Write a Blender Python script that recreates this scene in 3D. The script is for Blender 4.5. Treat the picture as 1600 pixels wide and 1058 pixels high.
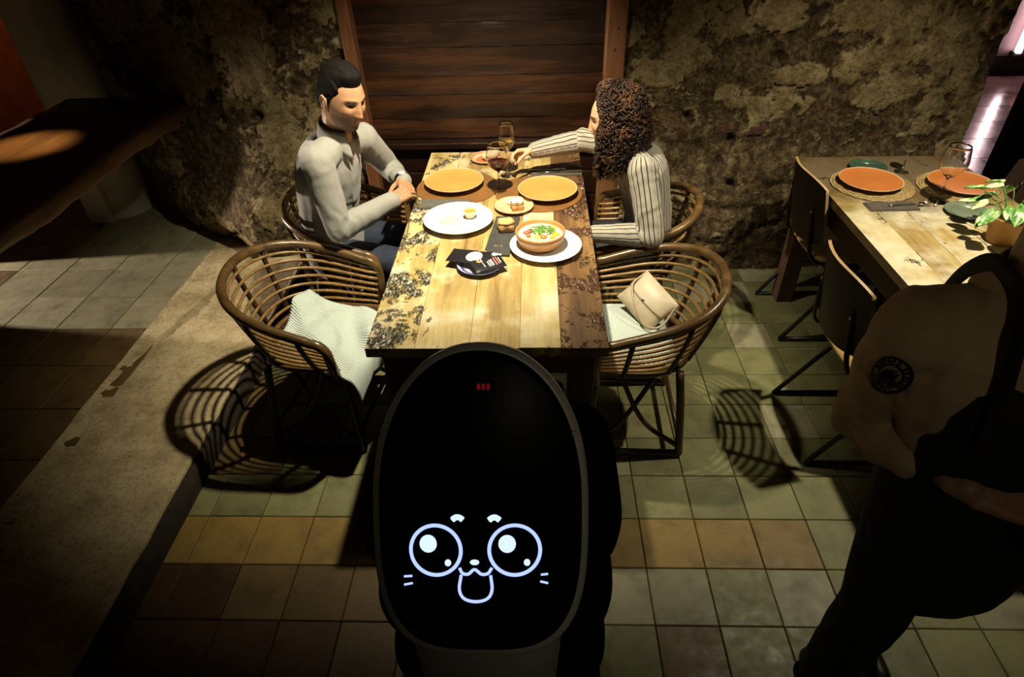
import bpy, math, random
import numpy as np
from mathutils import Vector, Matrix

# ------------------------------------------------------------------ scene, camera, light
scene = bpy.context.scene
COL = scene.collection
for o in list(bpy.data.objects):
    bpy.data.objects.remove(o)
random.seed(7)
RNG = np.random.default_rng(7)

CAM_F, CAM_P, CAM_Y, CAM_R, CAM_H = 973.4, 0.6583, 0.04637, -0.03236, 1.927
_f = np.array([-math.sin(CAM_Y) * math.cos(CAM_P), math.cos(CAM_Y) * math.cos(CAM_P), -math.sin(CAM_P)])
_r = np.array([math.cos(CAM_Y), math.sin(CAM_Y), 0.0])
_u = np.cross(_r, _f)
_r, _u = _r * math.cos(CAM_R) + _u * math.sin(CAM_R), -_r * math.sin(CAM_R) + _u * math.cos(CAM_R)
cam_data = bpy.data.cameras.new('camera')
cam_data.sensor_width = 36.0
cam_data.lens = 36.0 * CAM_F / 1600.0
cam_data.clip_start = 0.05
cam = bpy.data.objects.new('camera', cam_data)
COL.objects.link(cam)
cam.matrix_world = Matrix(((_r[0], _u[0], -_f[0], 0.0), (_r[1], _u[1], -_f[1], 0.0), (_r[2], _u[2], -_f[2], CAM_H), (0, 0, 0, 1)))
scene.camera = cam

world = bpy.data.worlds.new('world')
scene.world = world
world.use_nodes = True
world.node_tree.nodes['Background'].inputs['Color'].default_value = (1.0, 0.75, 0.45, 1)
world.node_tree.nodes['Background'].inputs['Strength'].default_value = 0.002

scene.view_settings.view_transform = 'Standard'
scene.view_settings.look = 'None'
scene.view_settings.exposure = 0.0
scene.view_settings.gamma = 1.0
scene.view_settings.use_curve_mapping = False

LAMP_COLOUR = (1.0, 0.905, 0.66)
LAMPS = [  # position, watts, cone degrees, blend, radius, aim
    ((-0.16, 2.045, 2.29), 290.0, 92.0, 0.95, 0.03, (-0.36, 2.66, 0.0)),
    ((0.15, -0.95, 2.40), 7.5, 62.0, 1.0, 0.06, (0.75, 0.85, 1.15)),  # added fill behind the camera, for waiter and robot
    ((1.52, 1.95, 2.29), 165.0, 98.0, 1.0, 0.03, (1.35, 2.4, 0.0)),
]


def in_frame(p, m=0.0):
    v = np.array(p, float) - np.array([0, 0, CAM_H])
    z = v @ _f
    if z < 0.05:
        return False
    x, y = 800 + CAM_F * (v @ _r) / z, 529 - CAM_F * (v @ _u) / z
    return -m < x < 1600 + m and -m < y < 1058 + m


# ------------------------------------------------------------------ numpy noise
def _hash(a, b, c, s):
    n = (a * 73856093) ^ (b * 19349663) ^ (c * 83492791) ^ (s * 2654435761)
    n &= 0xffffffff
    n = ((n ^ (n >> 13)) * 1274126177) & 0xffffffff
    n = ((n ^ (n >> 15)) * 2246822519) & 0xffffffff
    return ((n ^ (n >> 16)) & 0xffffff) / float(0xffffff)


def vnoise(P, s=0):
    P = np.asarray(P, float)
    i = np.floor(P).astype(np.int64)
    f = P - i
    u = f * f * (3 - 2 * f)
    r = 0
    for dx in (0, 1):
        wx = u[:, 0] if dx else 1 - u[:, 0]
        for dy in (0, 1):
            wy = u[:, 1] if dy else 1 - u[:, 1]
            for dz in (0, 1):
                wz = u[:, 2] if dz else 1 - u[:, 2]
                r = r + wx * wy * wz * _hash(i[:, 0] + dx, i[:, 1] + dy, i[:, 2] + dz, s)
    return r


def fbm(P, octv=4, s=0, gain=0.5):
    a, t, n = 1.0, 0.0, 0.0
    P = np.asarray(P, float)
    for k in range(octv):
        t = t + a * vnoise(P * (2.03 ** k) + 17.3 * k, s + k)
        n += a
        a *= gain
    return t / n


def sstep(a, b, x):
    t = np.clip((x - a) / (b - a), 0, 1)
    return t * t * (3 - 2 * t)


# ------------------------------------------------------------------ mesh building
def frames(path):
    p = np.asarray(path, float)
    t = np.gradient(p, axis=0)
    t /= np.linalg.norm(t, axis=1)[:, None] + 1e-12
    ref = np.array([0, 0, 1.0]) if abs(t[0][2]) < 0.9 else np.array([1.0, 0, 0])
    n = np.cross(t[0], ref); n /= np.linalg.norm(n)
    N = [n]
    for k in range(1, len(p)):
        n = N[-1] - t[k] * (N[-1] @ t[k])
        n /= np.linalg.norm(n) + 1e-12
        N.append(n)
    N = np.array(N)
    return t, N, np.cross(t, N)


class MB:
    def __init__(self):
        self.v, self.f, self.m, self.n = [], [], [], 0

    def add(self, v, f, m=0):
        v = np.asarray(v, float)
        self.v.append(v)
        self.f += [tuple(int(i) + self.n for i in q) for q in f]
        self.m += [m] * len(f)
        self.n += len(v)
        return self

    def box(self, c, s, rz=0.0, m=0, R=None):
        x, y, z = np.array(s) / 2.0
        v = np.array([(-x, -y, -z), (x, -y, -z), (x, y, -z), (-x, y, -z), (-x, -y, z), (x, -y, z), (x, y, z), (-x, y, z)])
        if R is not None:
            v = v @ np.array(R).T
        elif rz:
            cs, sn = math.cos(rz), math.sin(rz)
            v = v @ np.array([[cs, sn, 0], [-sn, cs, 0], [0, 0, 1]])
        return self.add(v + np.array(c), [(3, 2, 1, 0), (4, 5, 6, 7), (0, 1, 5, 4), (1, 2, 6, 5), (2, 3, 7, 6), (3, 0, 4, 7)], m)

    def tube(self, path, r, n=8, closed=False, m=0, flat=1.0):
        p = np.asarray(path, float)
        k = len(p)
        r = np.broadcast_to(np.asarray(r, float), (k,))
        if closed:
            q = np.vstack([p[-1], p, p[0]])
            t, N, B = frames(q); t, N, B = t[1:-1], N[1:-1], B[1:-1]
        else:
            t, N, B = frames(p)
        a = np.linspace(0, 2 * math.pi, n, endpoint=False)
        v = p[:, None, :] + r[:, None, None] * (np.cos(a)[None, :, None] * N[:, None, :] + flat * np.sin(a)[None, :, None] * B[:, None, :])
        v = v.reshape(-1, 3)
        f = []
        for i in range(k if closed else k - 1):
            j = (i + 1) % k
            for c in range(n):
                d = (c + 1) % n
                f.append((i * n + c, i * n + d, j * n + d, j * n + c))
        if not closed:
            f.append(tuple(range(n))[::-1])
            f.append(tuple((k - 1) * n + c for c in range(n)))
        return self.add(v, f, m)

    def lathe(self, prof, n=32, c=(0, 0, 0), m=0, sx=1.0, sy=1.0):
        a = np.linspace(0, 2 * math.pi, n, endpoint=False)
        v, rows = [], []
        for r, z in prof:
            if r < 1e-6:
                rows.append([len(v)]); v.append((0, 0, z))
            else:
                rows.append(list(range(len(v), len(v) + n)))
                v += [(r * math.cos(t) * sx, r * math.sin(t) * sy, z) for t in a]
        f = []
        for A, B in zip(rows[:-1], rows[1:]):
            for i in range(n):
                j = (i + 1) % n
                if len(A) == 1 and len(B) == 1:
                    continue
                if len(A) == 1:
                    f.append((A[0], B[j], B[i]))
                elif len(B) == 1:
                    f.append((A[i], A[j], B[0]))
                else:
                    f.append((A[i], A[j], B[j], B[i]))
        return self.add(np.array(v) + np.array(c), f, m)

    def sphere(self, c, r, n=16, k=10, R=None, m=0):
        r = np.broadcast_to(np.asarray(r, float), (3,))
        prof = [(math.sin(t), -math.cos(t)) for t in np.linspace(0, math.pi, k)]
        prof[0] = (0, -1); prof[-1] = (0, 1)
        b = MB().lathe(prof, n)
        v = b.v[0] * r
        if R is not None:
            v = v @ np.array(R).T
        return self.add(v + np.array(c), b.f, m)

    def capsule(self, p0, r0, p1, r1, n=18, flat=1.0, ref=None, m=0):
        """tapered capsule; flat squeezes the section across the direction ref"""
        p0, p1 = np.array(p0, float), np.array(p1, float)
        d = p1 - p0
        L = np.linalg.norm(d)
        d = d / (L + 1e-9)
        ref = np.array(ref if ref is not None else ((0, 0, 1) if abs(d[2]) < 0.9 else (1, 0, 0)), float)
        a1 = ref - d * (ref @ d); a1 /= np.linalg.norm(a1)
        a2 = np.cross(d, a1)
        rings = []
        for t in np.linspace(-math.pi / 2, 0, 6):
            rings.append((p0 + d * r0 * math.sin(t), r0 * math.cos(t)))
        for s in np.linspace(0, 1, 7)[1:-1]:
            rings.append((p0 + d * L * s, r0 + (r1 - r0) * s))
        for t in np.linspace(0, math.pi / 2, 6):
            rings.append((p1 + d * r1 * math.sin(t), r1 * math.cos(t)))
        a = np.linspace(0, 2 * math.pi, n, endpoint=False)
        v, rows = [], []
        for c, r in rings:
            if r < 1e-5:
                rows.append([len(v)]); v.append(c)
            else:
                rows.append(list(range(len(v), len(v) + n)))
                v += [c + r * (flat * math.cos(t) * a1 + math.sin(t) * a2) for t in a]
        f = []
        for A, B in zip(rows[:-1], rows[1:]):
            for i in range(n):
                j = (i + 1) % n
                if len(A) == 1:
                    f.append((A[0], B[j], B[i]))
                elif len(B) == 1:
                    f.append((A[i], A[j], B[0]))
                else:
                    f.append((A[i], A[j], B[j], B[i]))
        return self.add(np.array(v), f, m)

    def sheet(self, V, thick=0.0, m=0):
        """grid of points (nu, nv, 3), given thickness downwards along z when thick > 0"""
        V = np.asarray(V, float)
        nu, nv = V.shape[:2]
        f = [(i * nv + j, (i + 1) * nv + j, (i + 1) * nv + j + 1, i * nv + j + 1) for i in range(nu - 1) for j in range(nv - 1)]
        if not thick:
            return self.add(V.reshape(-1, 3), f, m)
        n = nu * nv
        W = V.copy(); W[..., 2] -= thick
        v = np.vstack([V.reshape(-1, 3), W.reshape(-1, 3)])
        f2 = [tuple(i + n for i in q[::-1]) for q in f]
        rim = [i * nv for i in range(nu)] + [(nu - 1) * nv + j for j in range(1, nv)] + [i * nv + nv - 1 for i in range(nu - 2, -1, -1)] + [j for j in range(nv - 2, 0, -1)]
        e = [(rim[(k + 1) % len(rim)], rim[k], rim[k] + n, rim[(k + 1) % len(rim)] + n) for k in range(len(rim))]
        return self.add(v, f + f2 + e, m)

    def poly(self, pts, h, m=0):
        """flat outline extruded from z to z+h (pts xyz, all the same z)"""
        p = np.array(pts, float); n = len(p)
        q = p.copy(); q[:, 2] += h
        f = [tuple(range(n))[::-1], tuple(range(n, 2 * n))] + [(i, (i + 1) % n, n + (i + 1) % n, n + i) for i in range(n)]
        return self.add(np.vstack([p, q]), f, m)

    def V(self):
        return np.vstack(self.v)

    def mesh(self, name, mats, smooth=False, fix=False):
        me = bpy.data.meshes.new(name)
        me.from_pydata(self.V().tolist(), [], self.f)
        if not isinstance(mats, (list, tuple)):
            mats = [mats]
        for m in mats:
            me.materials.append(m)
        if len(mats) > 1:
            me.polygons.foreach_set('material_index', self.m)
        me.polygons.foreach_set('use_smooth', [smooth] * len(self.f))
        me.update()
        return me

    def build(self, name, mats, parent=None, smooth=False, bevel=0.0, loc=None, angle=None):
        o = link(name, self.mesh(name, mats, smooth), parent)
        if loc is not None:
            o.location = loc
        if bevel:
            b = o.modifiers.new('bevel', 'BEVEL')
            b.width = bevel; b.segments = 2; b.limit_method = 'ANGLE'
        return o


def link(name, data, parent=None):
    o = bpy.data.objects.new(name, data)
    COL.objects.link(o)
    if parent is not None:
        o.parent = parent
    return o


def tag(o, label=None, cat=None, group=None, kind=None):
    if label: o['label'] = label
    if cat: o['category'] = cat
    if group: o['group'] = group
    if kind: o['kind'] = kind
    return o


def thing(name, label, cat, loc=(0, 0, 0), rz=0.0, group=None):
    o = link(name, None)
    o.location = loc
    o.rotation_euler = (0, 0, rz)
    return tag(o, label, cat, group)


def kids(o):
    return [c for c in bpy.data.objects if c.parent == o]


def dup(o, loc=None, rz=None, label=None, parent=None, group=None):
    c = o.copy()
    COL.objects.link(c)
    if parent is not None:
        c.parent = parent
    if loc is not None: c.location = loc
    if rz is not None: c.rotation_euler = (0, 0, rz)
    if label: c['label'] = label
    if group: c['group'] = group
    for k in kids(o):
        dup(k, parent=c)
    return c


def smooth_path(pts, n=40, closed=False):
    """Catmull-Rom through points"""
    p = np.asarray(pts, float)
    k = len(p)
    if closed:
        q = np.vstack([p[-1], p, p[0], p[1]]); segs = k
    else:
        q = np.vstack([2 * p[0] - p[1], p, 2 * p[-1] - p[-2]]); segs = k - 1
    out = []
    for s in np.linspace(0, segs, n, endpoint=not closed):
        i = min(int(s), segs - 1); t = s - i
        a, b, c, d = q[i], q[i + 1], q[i + 2], q[i + 3]
        out.append(0.5 * (2 * b + (c - a) * t + (2 * a - 5 * b + 4 * c - d) * t * t + (3 * b - a - 3 * c + d) * t ** 3))
    return np.array(out)


# ------------------------------------------------------------------ materials
class NT:
    def __init__(self, name):
        self.m = bpy.data.materials.new(name)
        self.m.use_nodes = True
        self.t = self.m.node_tree
        self.b = self.t.nodes['Principled BSDF']

    def n(self, typ, **kw):
        nd = self.t.nodes.new(typ)
        for k, v in kw.items():
            if k in nd.inputs.keys():
                nd.inputs[k].default_value = v
            else:
                setattr(nd, k, v)
        return nd

    def l(self, a, b):
        self.t.links.new(a, b)
        return self

    def coord(self, scale=(1, 1, 1), kind='Object', rot=(0, 0, 0)):
        tc = self.n('ShaderNodeTexCoord')
        mp = self.n('ShaderNodeMapping')
        mp.inputs['Scale'].default_value = scale
        mp.inputs['Rotation'].default_value = rot
        self.l(tc.outputs[kind], mp.inputs['Vector'])
        return mp.outputs['Vector']

    def noise(self, vec, scale=5.0, detail=4.0, rough=0.55, dist=0.0):
        nd = self.n('ShaderNodeTexNoise', Scale=scale, Detail=detail, Roughness=rough, Distortion=dist)
        self.l(vec, nd.inputs['Vector'])
        return nd.outputs['Fac']

    def ramp(self, fac, stops, interp='LINEAR'):
        nd = self.n('ShaderNodeValToRGB')
        cr = nd.color_ramp
        cr.interpolation = interp
        while len(cr.elements) < len(stops):
            cr.elements.new(0.5)
        for e, (p, c) in zip(cr.elements, stops):
            e.position = p
            e.color = (c, c, c, 1) if isinstance(c, (int, float)) else (*c, 1)
        self.l(fac, nd.inputs['Fac'])
        return nd.outputs['Color']

    def mix(self, fac, a, b, typ='MIX'):
        nd = self.n('ShaderNodeMix', data_type='RGBA', blend_type=typ)
        for s, x in ((nd.inputs[0], fac), (nd.inputs[6], a), (nd.inputs[7], b)):
            if isinstance(x, (int, float)):
                s.default_value = x
            elif isinstance(x, tuple):
                s.default_value = (*x, 1)
            else:
                self.l(x, s)
        return nd.outputs[2]

    def math(self, op, a, b=0.0, clamp=False):
        nd = self.n('ShaderNodeMath', operation=op, use_clamp=clamp)
        for s, x in ((nd.inputs[0], a), (nd.inputs[1], b)):
            if isinstance(x, (int, float)):
                s.default_value = x
            else:
                self.l(x, s)
        return nd.outputs[0]

    def bump(self, h, strength=0.5, dist=0.01):
        nd = self.n('ShaderNodeBump', Strength=strength, Distance=dist)
        self.l(h, nd.inputs['Height'])
        self.l(nd.outputs['Normal'], self.b.inputs['Normal'])
        return self

    def set(self, **kw):
        for k, v in kw.items():
            s = self.b.inputs[k.replace('_', ' ')]
            if isinstance(v, tuple) and len(v) == 3 and len(s.default_value) == 4:
                v = (*v, 1)
            if isinstance(v, (int, float, tuple)):
                s.default_value = v
            else:
                self.l(v, s)
        return self

    def attr(self, name, out='Fac'):
        nd = self.n('ShaderNodeAttribute')
        nd.attribute_name = name
        return nd.outputs[out]


def plain(name, c, rough=0.5, vary=0.12, scale=18.0, bump=0.0, metal=0.0, **kw):
    t = NT(name)
    v = t.coord()
    f = t.noise(v, scale, 3)
    lo = tuple(x * (1 - vary) for x in c); hi = tuple(min(1, x * (1 + vary)) for x in c)
    t.set(Base_Color=t.ramp(f, [(0.3, lo), (0.7, hi)]), Roughness=rough, Metallic=metal, **kw)
    if bump:
        t.bump(t.noise(v, scale * 4, 4), bump, 0.004)
    return t.m


def wood(name, dark, mid, light, axis='Y', scale=1.0, rough=0.45, bump=0.25, kind='Object', ring=9.0):
    t = NT(name)
    s = {'X': (0.9, 9, 9), 'Y': (9, 0.9, 9), 'Z': (9, 9, 0.9)}[axis]
    oi = t.n('ShaderNodeObjectInfo')
    tc = t.n('ShaderNodeTexCoord')
    ad = t.n('ShaderNodeVectorMath', operation='ADD')
    t.l(tc.outputs[kind], ad.inputs[0])
    sc = t.n('ShaderNodeVectorMath', operation='SCALE')
    sc.inputs[0].default_value = (3.7, 5.3, 2.9)
    t.l(oi.outputs['Random'], sc.inputs['Scale'])
    t.l(sc.outputs[0], ad.inputs[1])
    mp = t.n('ShaderNodeMapping'); mp.inputs['Scale'].default_value = tuple(x * scale for x in s)
    t.l(ad.outputs[0], mp.inputs['Vector'])
    v = mp.outputs['Vector']
    g = t.noise(v, 1.0, 5, 0.6, 0.6)
    fine = t.noise(v, ring, 4, 0.7, 0.3)
    mp2 = t.n('ShaderNodeMapping'); mp2.inputs['Scale'].default_value = (scale,) * 3
    t.l(ad.outputs[0], mp2.inputs['Vector'])
    blot = t.noise(mp2.outputs['Vector'], 3.0, 3)
    k = t.math('ADD', t.math('MULTIPLY', g, 0.55), t.math('ADD', t.math('MULTIPLY', fine, 0.25), t.math('MULTIPLY', blot, 0.2)))
    t.set(Base_Color=t.ramp(k, [(0.34, dark), (0.5, mid), (0.66, light)]))
    t.set(Roughness=t.ramp(blot, [(0.3, rough * 0.8), (0.7, min(1, rough * 1.25))]))
    if bump:
        t.bump(t.math('ADD', fine, g), bump, 0.004)
    t.grain, t.blot, t.vec, t.vec2 = fine, blot, v, mp2.outputs['Vector']
    return t
# ------------------------------------------------------------------ materials of the setting
def tile_mat(name, c):
    t = NT(name)
    oi = t.n('ShaderNodeObjectInfo')
    ad = t.n('ShaderNodeVectorMath', operation='ADD')
    tc = t.n('ShaderNodeTexCoord')
    sc = t.n('ShaderNodeVectorMath', operation='SCALE'); sc.inputs[0].default_value = (31.7, 17.3, 11.9)
    t.l(oi.outputs['Random'], sc.inputs['Scale'])
    t.l(tc.outputs['Object'], ad.inputs[0]); t.l(sc.outputs[0], ad.inputs[1])
    v = ad.outputs[0]
    f = t.noise(v, 9, 5, 0.65)
    g = t.noise(v, 90, 3, 0.6)
    lo = tuple(x * 0.62 for x in c); hi = tuple(x * 1.18 for x in c)
    base = t.ramp(f, [(0.28, lo), (0.5, c), (0.75, hi)])
    speck = t.ramp(g, [(0.66, 0.0), (0.74, 1.0)])
    base = t.mix(t.math('MULTIPLY', speck, 0.45), base, tuple(x * 0.45 for x in c))
    hv = t.n('ShaderNodeHueSaturation')
    t.l(base, hv.inputs['Color'])
    t.l(t.math('ADD', t.math('MULTIPLY', oi.outputs['Random'], 0.3), 0.85), hv.inputs['Value'])
    t.set(Base_Color=hv.outputs['Color'], Roughness=t.ramp(t.noise(v, 22, 4), [(0.3, 0.38), (0.7, 0.62)]))
    t.set(Specular_IOR_Level=0.35)
    t.bump(t.math('ADD', g, f), 0.12, 0.004)
    return t.m


TILE_G = tile_mat('tile_grey_green', (0.175, 0.165, 0.072))
TILE_O = tile_mat('tile_ochre', (0.225, 0.145, 0.038))
TILE_B = tile_mat('tile_brown', (0.125, 0.078, 0.028))
TILE_R = tile_mat('tile_dark_red', (0.070, 0.033, 0.014))
TILE_P = tile_mat('tile_pale', (0.25, 0.225, 0.14))
GROUT = plain('grout', (0.035, 0.03, 0.022), 0.9)


def rough_wall_mat(name):
    t = NT(name)
    v = t.coord()
    p = t.attr('plaster')
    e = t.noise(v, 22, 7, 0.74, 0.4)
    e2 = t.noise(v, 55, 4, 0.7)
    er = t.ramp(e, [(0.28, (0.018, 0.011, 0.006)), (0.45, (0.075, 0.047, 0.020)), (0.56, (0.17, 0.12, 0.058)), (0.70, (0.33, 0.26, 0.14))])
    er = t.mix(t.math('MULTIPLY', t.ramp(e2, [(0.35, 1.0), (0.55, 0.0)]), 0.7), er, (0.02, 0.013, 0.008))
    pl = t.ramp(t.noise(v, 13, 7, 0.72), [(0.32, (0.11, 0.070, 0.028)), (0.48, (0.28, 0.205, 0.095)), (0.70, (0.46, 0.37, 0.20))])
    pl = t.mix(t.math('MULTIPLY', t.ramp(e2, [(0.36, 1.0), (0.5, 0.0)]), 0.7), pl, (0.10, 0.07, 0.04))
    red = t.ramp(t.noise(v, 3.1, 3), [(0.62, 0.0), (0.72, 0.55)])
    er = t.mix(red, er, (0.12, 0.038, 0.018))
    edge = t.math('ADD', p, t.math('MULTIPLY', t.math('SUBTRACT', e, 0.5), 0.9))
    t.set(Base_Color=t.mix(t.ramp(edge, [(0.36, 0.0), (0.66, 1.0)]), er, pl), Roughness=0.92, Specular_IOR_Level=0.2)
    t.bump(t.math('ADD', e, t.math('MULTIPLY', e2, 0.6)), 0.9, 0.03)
    return t.m


WALL = rough_wall_mat('old_plaster_and_stone')


def concrete_mat():
    t = NT('worn_concrete')
    v = t.coord()
    a = t.noise(v, 6, 6, 0.65)
    b = t.noise(v, 60, 5, 0.7)
    c = t.ramp(a, [(0.28, (0.27, 0.195, 0.10)), (0.5, (0.50, 0.39, 0.22)), (0.72, (0.66, 0.54, 0.33))])
    c = t.mix(t.math('MULTIPLY', t.ramp(b, [(0.3, 1.0), (0.5, 0.0)]), 0.6), c, (0.13, 0.095, 0.05))
    t.set(Base_Color=c, Roughness=0.9, Specular_IOR_Level=0.2)
    t.bump(t.math('ADD', a, b), 0.5, 0.012)
    return t.m


CONC = concrete_mat()

# ------------------------------------------------------------------ floors
TS = 0.2
TX0, TY0 = -0.024, 1.41


def tile_mesh(name, s, mat, h=0.012, ch=0.0025):
    a, b = s / 2 - 0.0014, s / 2 - 0.0014 - ch
    v = [(-a, -a, -h), (a, -a, -h), (a, a, -h), (-a, a, -h), (-a, -a, -ch), (a, -a, -ch), (a, a, -ch), (-a, a, -ch), (-b, -b, 0), (b, -b, 0), (b, b, 0), (-b, b, 0)]
    f = [(0, 1, 5, 4), (1, 2, 6, 5), (2, 3, 7, 6), (3, 0, 4, 7), (4, 5, 9, 8), (5, 6, 10, 9), (6, 7, 11, 10), (7, 4, 8, 11), (8, 9, 10, 11)]
    return MB().add(v, f).mesh(name, mat)


floor = MB().box((1.40, 1.35, -0.06), (5.5, 4.36, 0.10)).build('floor', GROUT)
tag(floor, 'dark tiled dining room floor between the concrete step and right table', 'floor', kind='structure')
TM = {k: tile_mesh('tile', TS, m) for k, m in (('g', TILE_G), ('o', TILE_O), ('b', TILE_B), ('p', TILE_P), ('r', TILE_R))}
rest = MB()
n_t = 0
for j in range(-9, 10):
    for i in range(-7, 20):
        cx, cy = TX0 + TS * (i + 0.5), TY0 + TS * (j + 0.5)
        if cx - TS / 2 < -1.334 - 0.12 or cy > 3.45 or cx > 3.95:
            continue
        h = _hash(np.int64(i + 50), np.int64(j + 50), np.int64(3), 5)
        if j == -1:
            k = 'o' if (i not in (-1, 5)) else 'g'
        elif j == -2:
            k = ('r' if i < -5 else 'b') if i < 1 else ('g' if h > 0.3 else 'p')
            if i == 2: k = 'p'
        elif j <= -3:
            k = 'r' if i < -3 else ('g' if h > 0.35 else 'b')
        elif cx < -0.9:
            k = 'b' if h > 0.5 else 'g'
        else:
            k = 'g' if h > 0.12 else 'p'
        z = (h - 0.5) * 0.0016
        if in_frame((cx, cy, 0), 40) and n_t < 298 and cx > -1.45:
            o = link('tile', TM[k], floor)
            o.location = (cx, cy, z)
            o.rotation_euler = ((h - 0.5) * 0.006, (0.5 - h) * 0.005, 0)
            n_t += 1
        else:
            a = TS / 2 - 0.002
            rest.box((cx, cy, z - 0.006), (2 * a, 2 * a, 0.012))
tag(rest.build('tile_field', TILE_G, floor), kind='stuff')

# raised floor on the left with larger tiles, and its worn concrete edge
PZ = 0.11
floor_l = MB().box((-3.45, 2.35, PZ - 0.07), (3.1, 5.6, 0.12)).build('floor_left', GROUT)
tag(floor_l, 'raised tiled floor behind the worn concrete step', 'floor', kind='structure')
BS = 0.285
BM_ = {k: tile_mesh('tile', BS, m) for k, m in (('p', TILE_P), ('b', TILE_B), ('g', TILE_G))}
rest = MB()
for i in range(-9, 2):
    for j in range(-9, 8):
        cx, cy = -2.405 + BS * (i + 0.5), 2.725 + BS * (j + 0.5)
        if cx + BS / 2 > -1.78 or cx < -4.9:
            continue
        h = _hash(np.int64(i + 70), np.int64(j + 90), np.int64(8), 2)
        k = 'p' if j >= -1 else 'b'  # pale by the light strip, brown where the shade is painted in
        if in_frame((cx, cy, PZ), 30):
            o = link('tile', BM_[k], floor_l)
            o.location = (cx, cy, PZ + (h - 0.5) * 0.002)
        else:
            a = BS / 2 - 0.002
            rest.box((cx, cy, PZ - 0.006), (2 * a, 2 * a, 0.012))
tag(rest.build('tile_field', TILE_B, floor_l), kind='stuff')

nx, ny = 60, 340
gx = np.concatenate([np.linspace(-1.93, -1.345, nx - 12), np.full(12, -1.334)])
ys = np.linspace(-0.6, 3.55, ny)
V = np.zeros((ny, nx, 3))
for a in range(nx):
    V[:, a, 0] = gx[a]
    V[:, a, 1] = ys
P = V.reshape(-1, 3)
n1 = fbm(np.c_[P[:, 0] * 7, P[:, 1] * 7, P[:, 0] * 0], 5, 11)
crack = -1.62 - 0.28 * (3.3 - P[:, 1]) / 1.3 + 0.05 * (fbm(np.c_[P[:, 1] * 6, P[:, 1] * 0, P[:, 0] * 0], 3, 4) - 0.5)
step = sstep(-0.006, 0.012, P[:, 0] - crack) * sstep(1.6, 2.3, P[:, 1])
z = PZ + 0.004 + 0.016 * (n1 - 0.5) - 0.007 * step + 0.004 * (fbm(P * 40, 3, 5) - 0.5)
P[:, 2] = z
V = P.reshape(ny, nx, 3)
for q, d in enumerate(np.linspace(0, 1, 12)):   # rounded nose then the riser
    a = nx - 12 + q
    V[:, a, 0] = -1.334 + 0.006 * np.minimum(1, d * 3) + 0.012 * (fbm(np.c_[V[:, a, 1] * 9, V[:, a, 1] * 0 + d * 2, V[:, a, 1] * 0], 3, 9) - 0.5)
    V[:, a, 2] = (PZ + 0.002) * (1 - d) + V[:, nx - 13, 2] * 0 - 0.005 * d
curb = MB().sheet(np.transpose(V, (1, 0, 2))).build('trim_1', CONC, smooth=True)
curb.data.flip_normals()
rp = []
for yv in np.linspace(-0.6, 3.2, 120):
    k = 0.004 * (fbm(np.array([[yv * 7, 0, 0]]), 3, 71)[0] - 0.5)
    rp.append([(-1.345, yv, PZ - 0.012), (-1.312 + k, yv, PZ - 0.014 + k), (-1.308 + k, yv, 0.04), (-1.306 + k, yv, 0.0)])
riser = MB().sheet(np.array(rp)).build('riser', plain('dark_painted_riser', (0.022, 0.014, 0.008), 0.9, 0.4, 20, 0.3), curb, smooth=True)
tag(curb, 'worn concrete step edging the raised floor on the left', 'step', kind='structure')

# ------------------------------------------------------------------ rough back wall (one skin with its two returns)
PAN_X0, PAN_X1 = -0.90, 0.43
sx = np.concatenate([np.arange(-3.05, -2.43, 0.02), np.arange(-2.43, 2.19, 0.0115), np.arange(2.19, 3.1, 0.02)])
sz = np.arange(-0.03, 2.62, 0.0115)
SX, SZ = np.meshgrid(sx, sz, indexing='ij')
S, Z = SX.ravel(), SZ.ravel()
Xb = np.clip(S, -2.43, 2.19)
base = 3.26 + 0.40 * sstep(-1.45, -2.6, Xb) - 0.05 * sstep(0.7, 1.3, Xb)
Q = np.c_[S, Z, S * 0]
big = fbm(np.c_[Q[:, 0] * 1.7, Q[:, 1] * 2.0, Q[:, 2]], 3, 21)
mid = fbm(Q * 6.5, 5, 22, 0.58)
fine = fbm(Q * 30, 3, 23, 0.6)
plm = fbm(np.c_[Q[:, 0] * 4.2, Q[:, 1] * 4.6, Q[:, 2]], 6, 31, 0.78)
thr = 0.545 + 0.05 * sstep(0.75, 0.3, Z) - 0.03 * sstep(0.7, 1.2, Z)
pl = sstep(-0.06, 0.06, plm - thr)
# whole patches of surviving plaster
for (cx, cz, rx, rz) in ((1.12, 1.33, .10, .05), (1.52, 1.32, .12, .06), (0.72, 1.25, .07, .2), (1.3, 1.05, .09, .035), (0.98, 0.96, .05, .04), (-1.45, 1.2, .12, .25), (-1.35, 0.75, .12, .2), (-1.9, 1.1, .2, .16), (0.62, 1.06, .1, .05), (1.75, 0.98, .14, .06), (1.62, 1.12, .12, .05)):
    d = np.sqrt(((S - cx) / rx) ** 2 + ((Z - cz) / rz) ** 2) + 2.6 * (plm - 0.5) * 2 + 1.2 * (mid - 0.5)
    pl = np.maximum(pl, sstep(1.1, 0.85, d))
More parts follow.
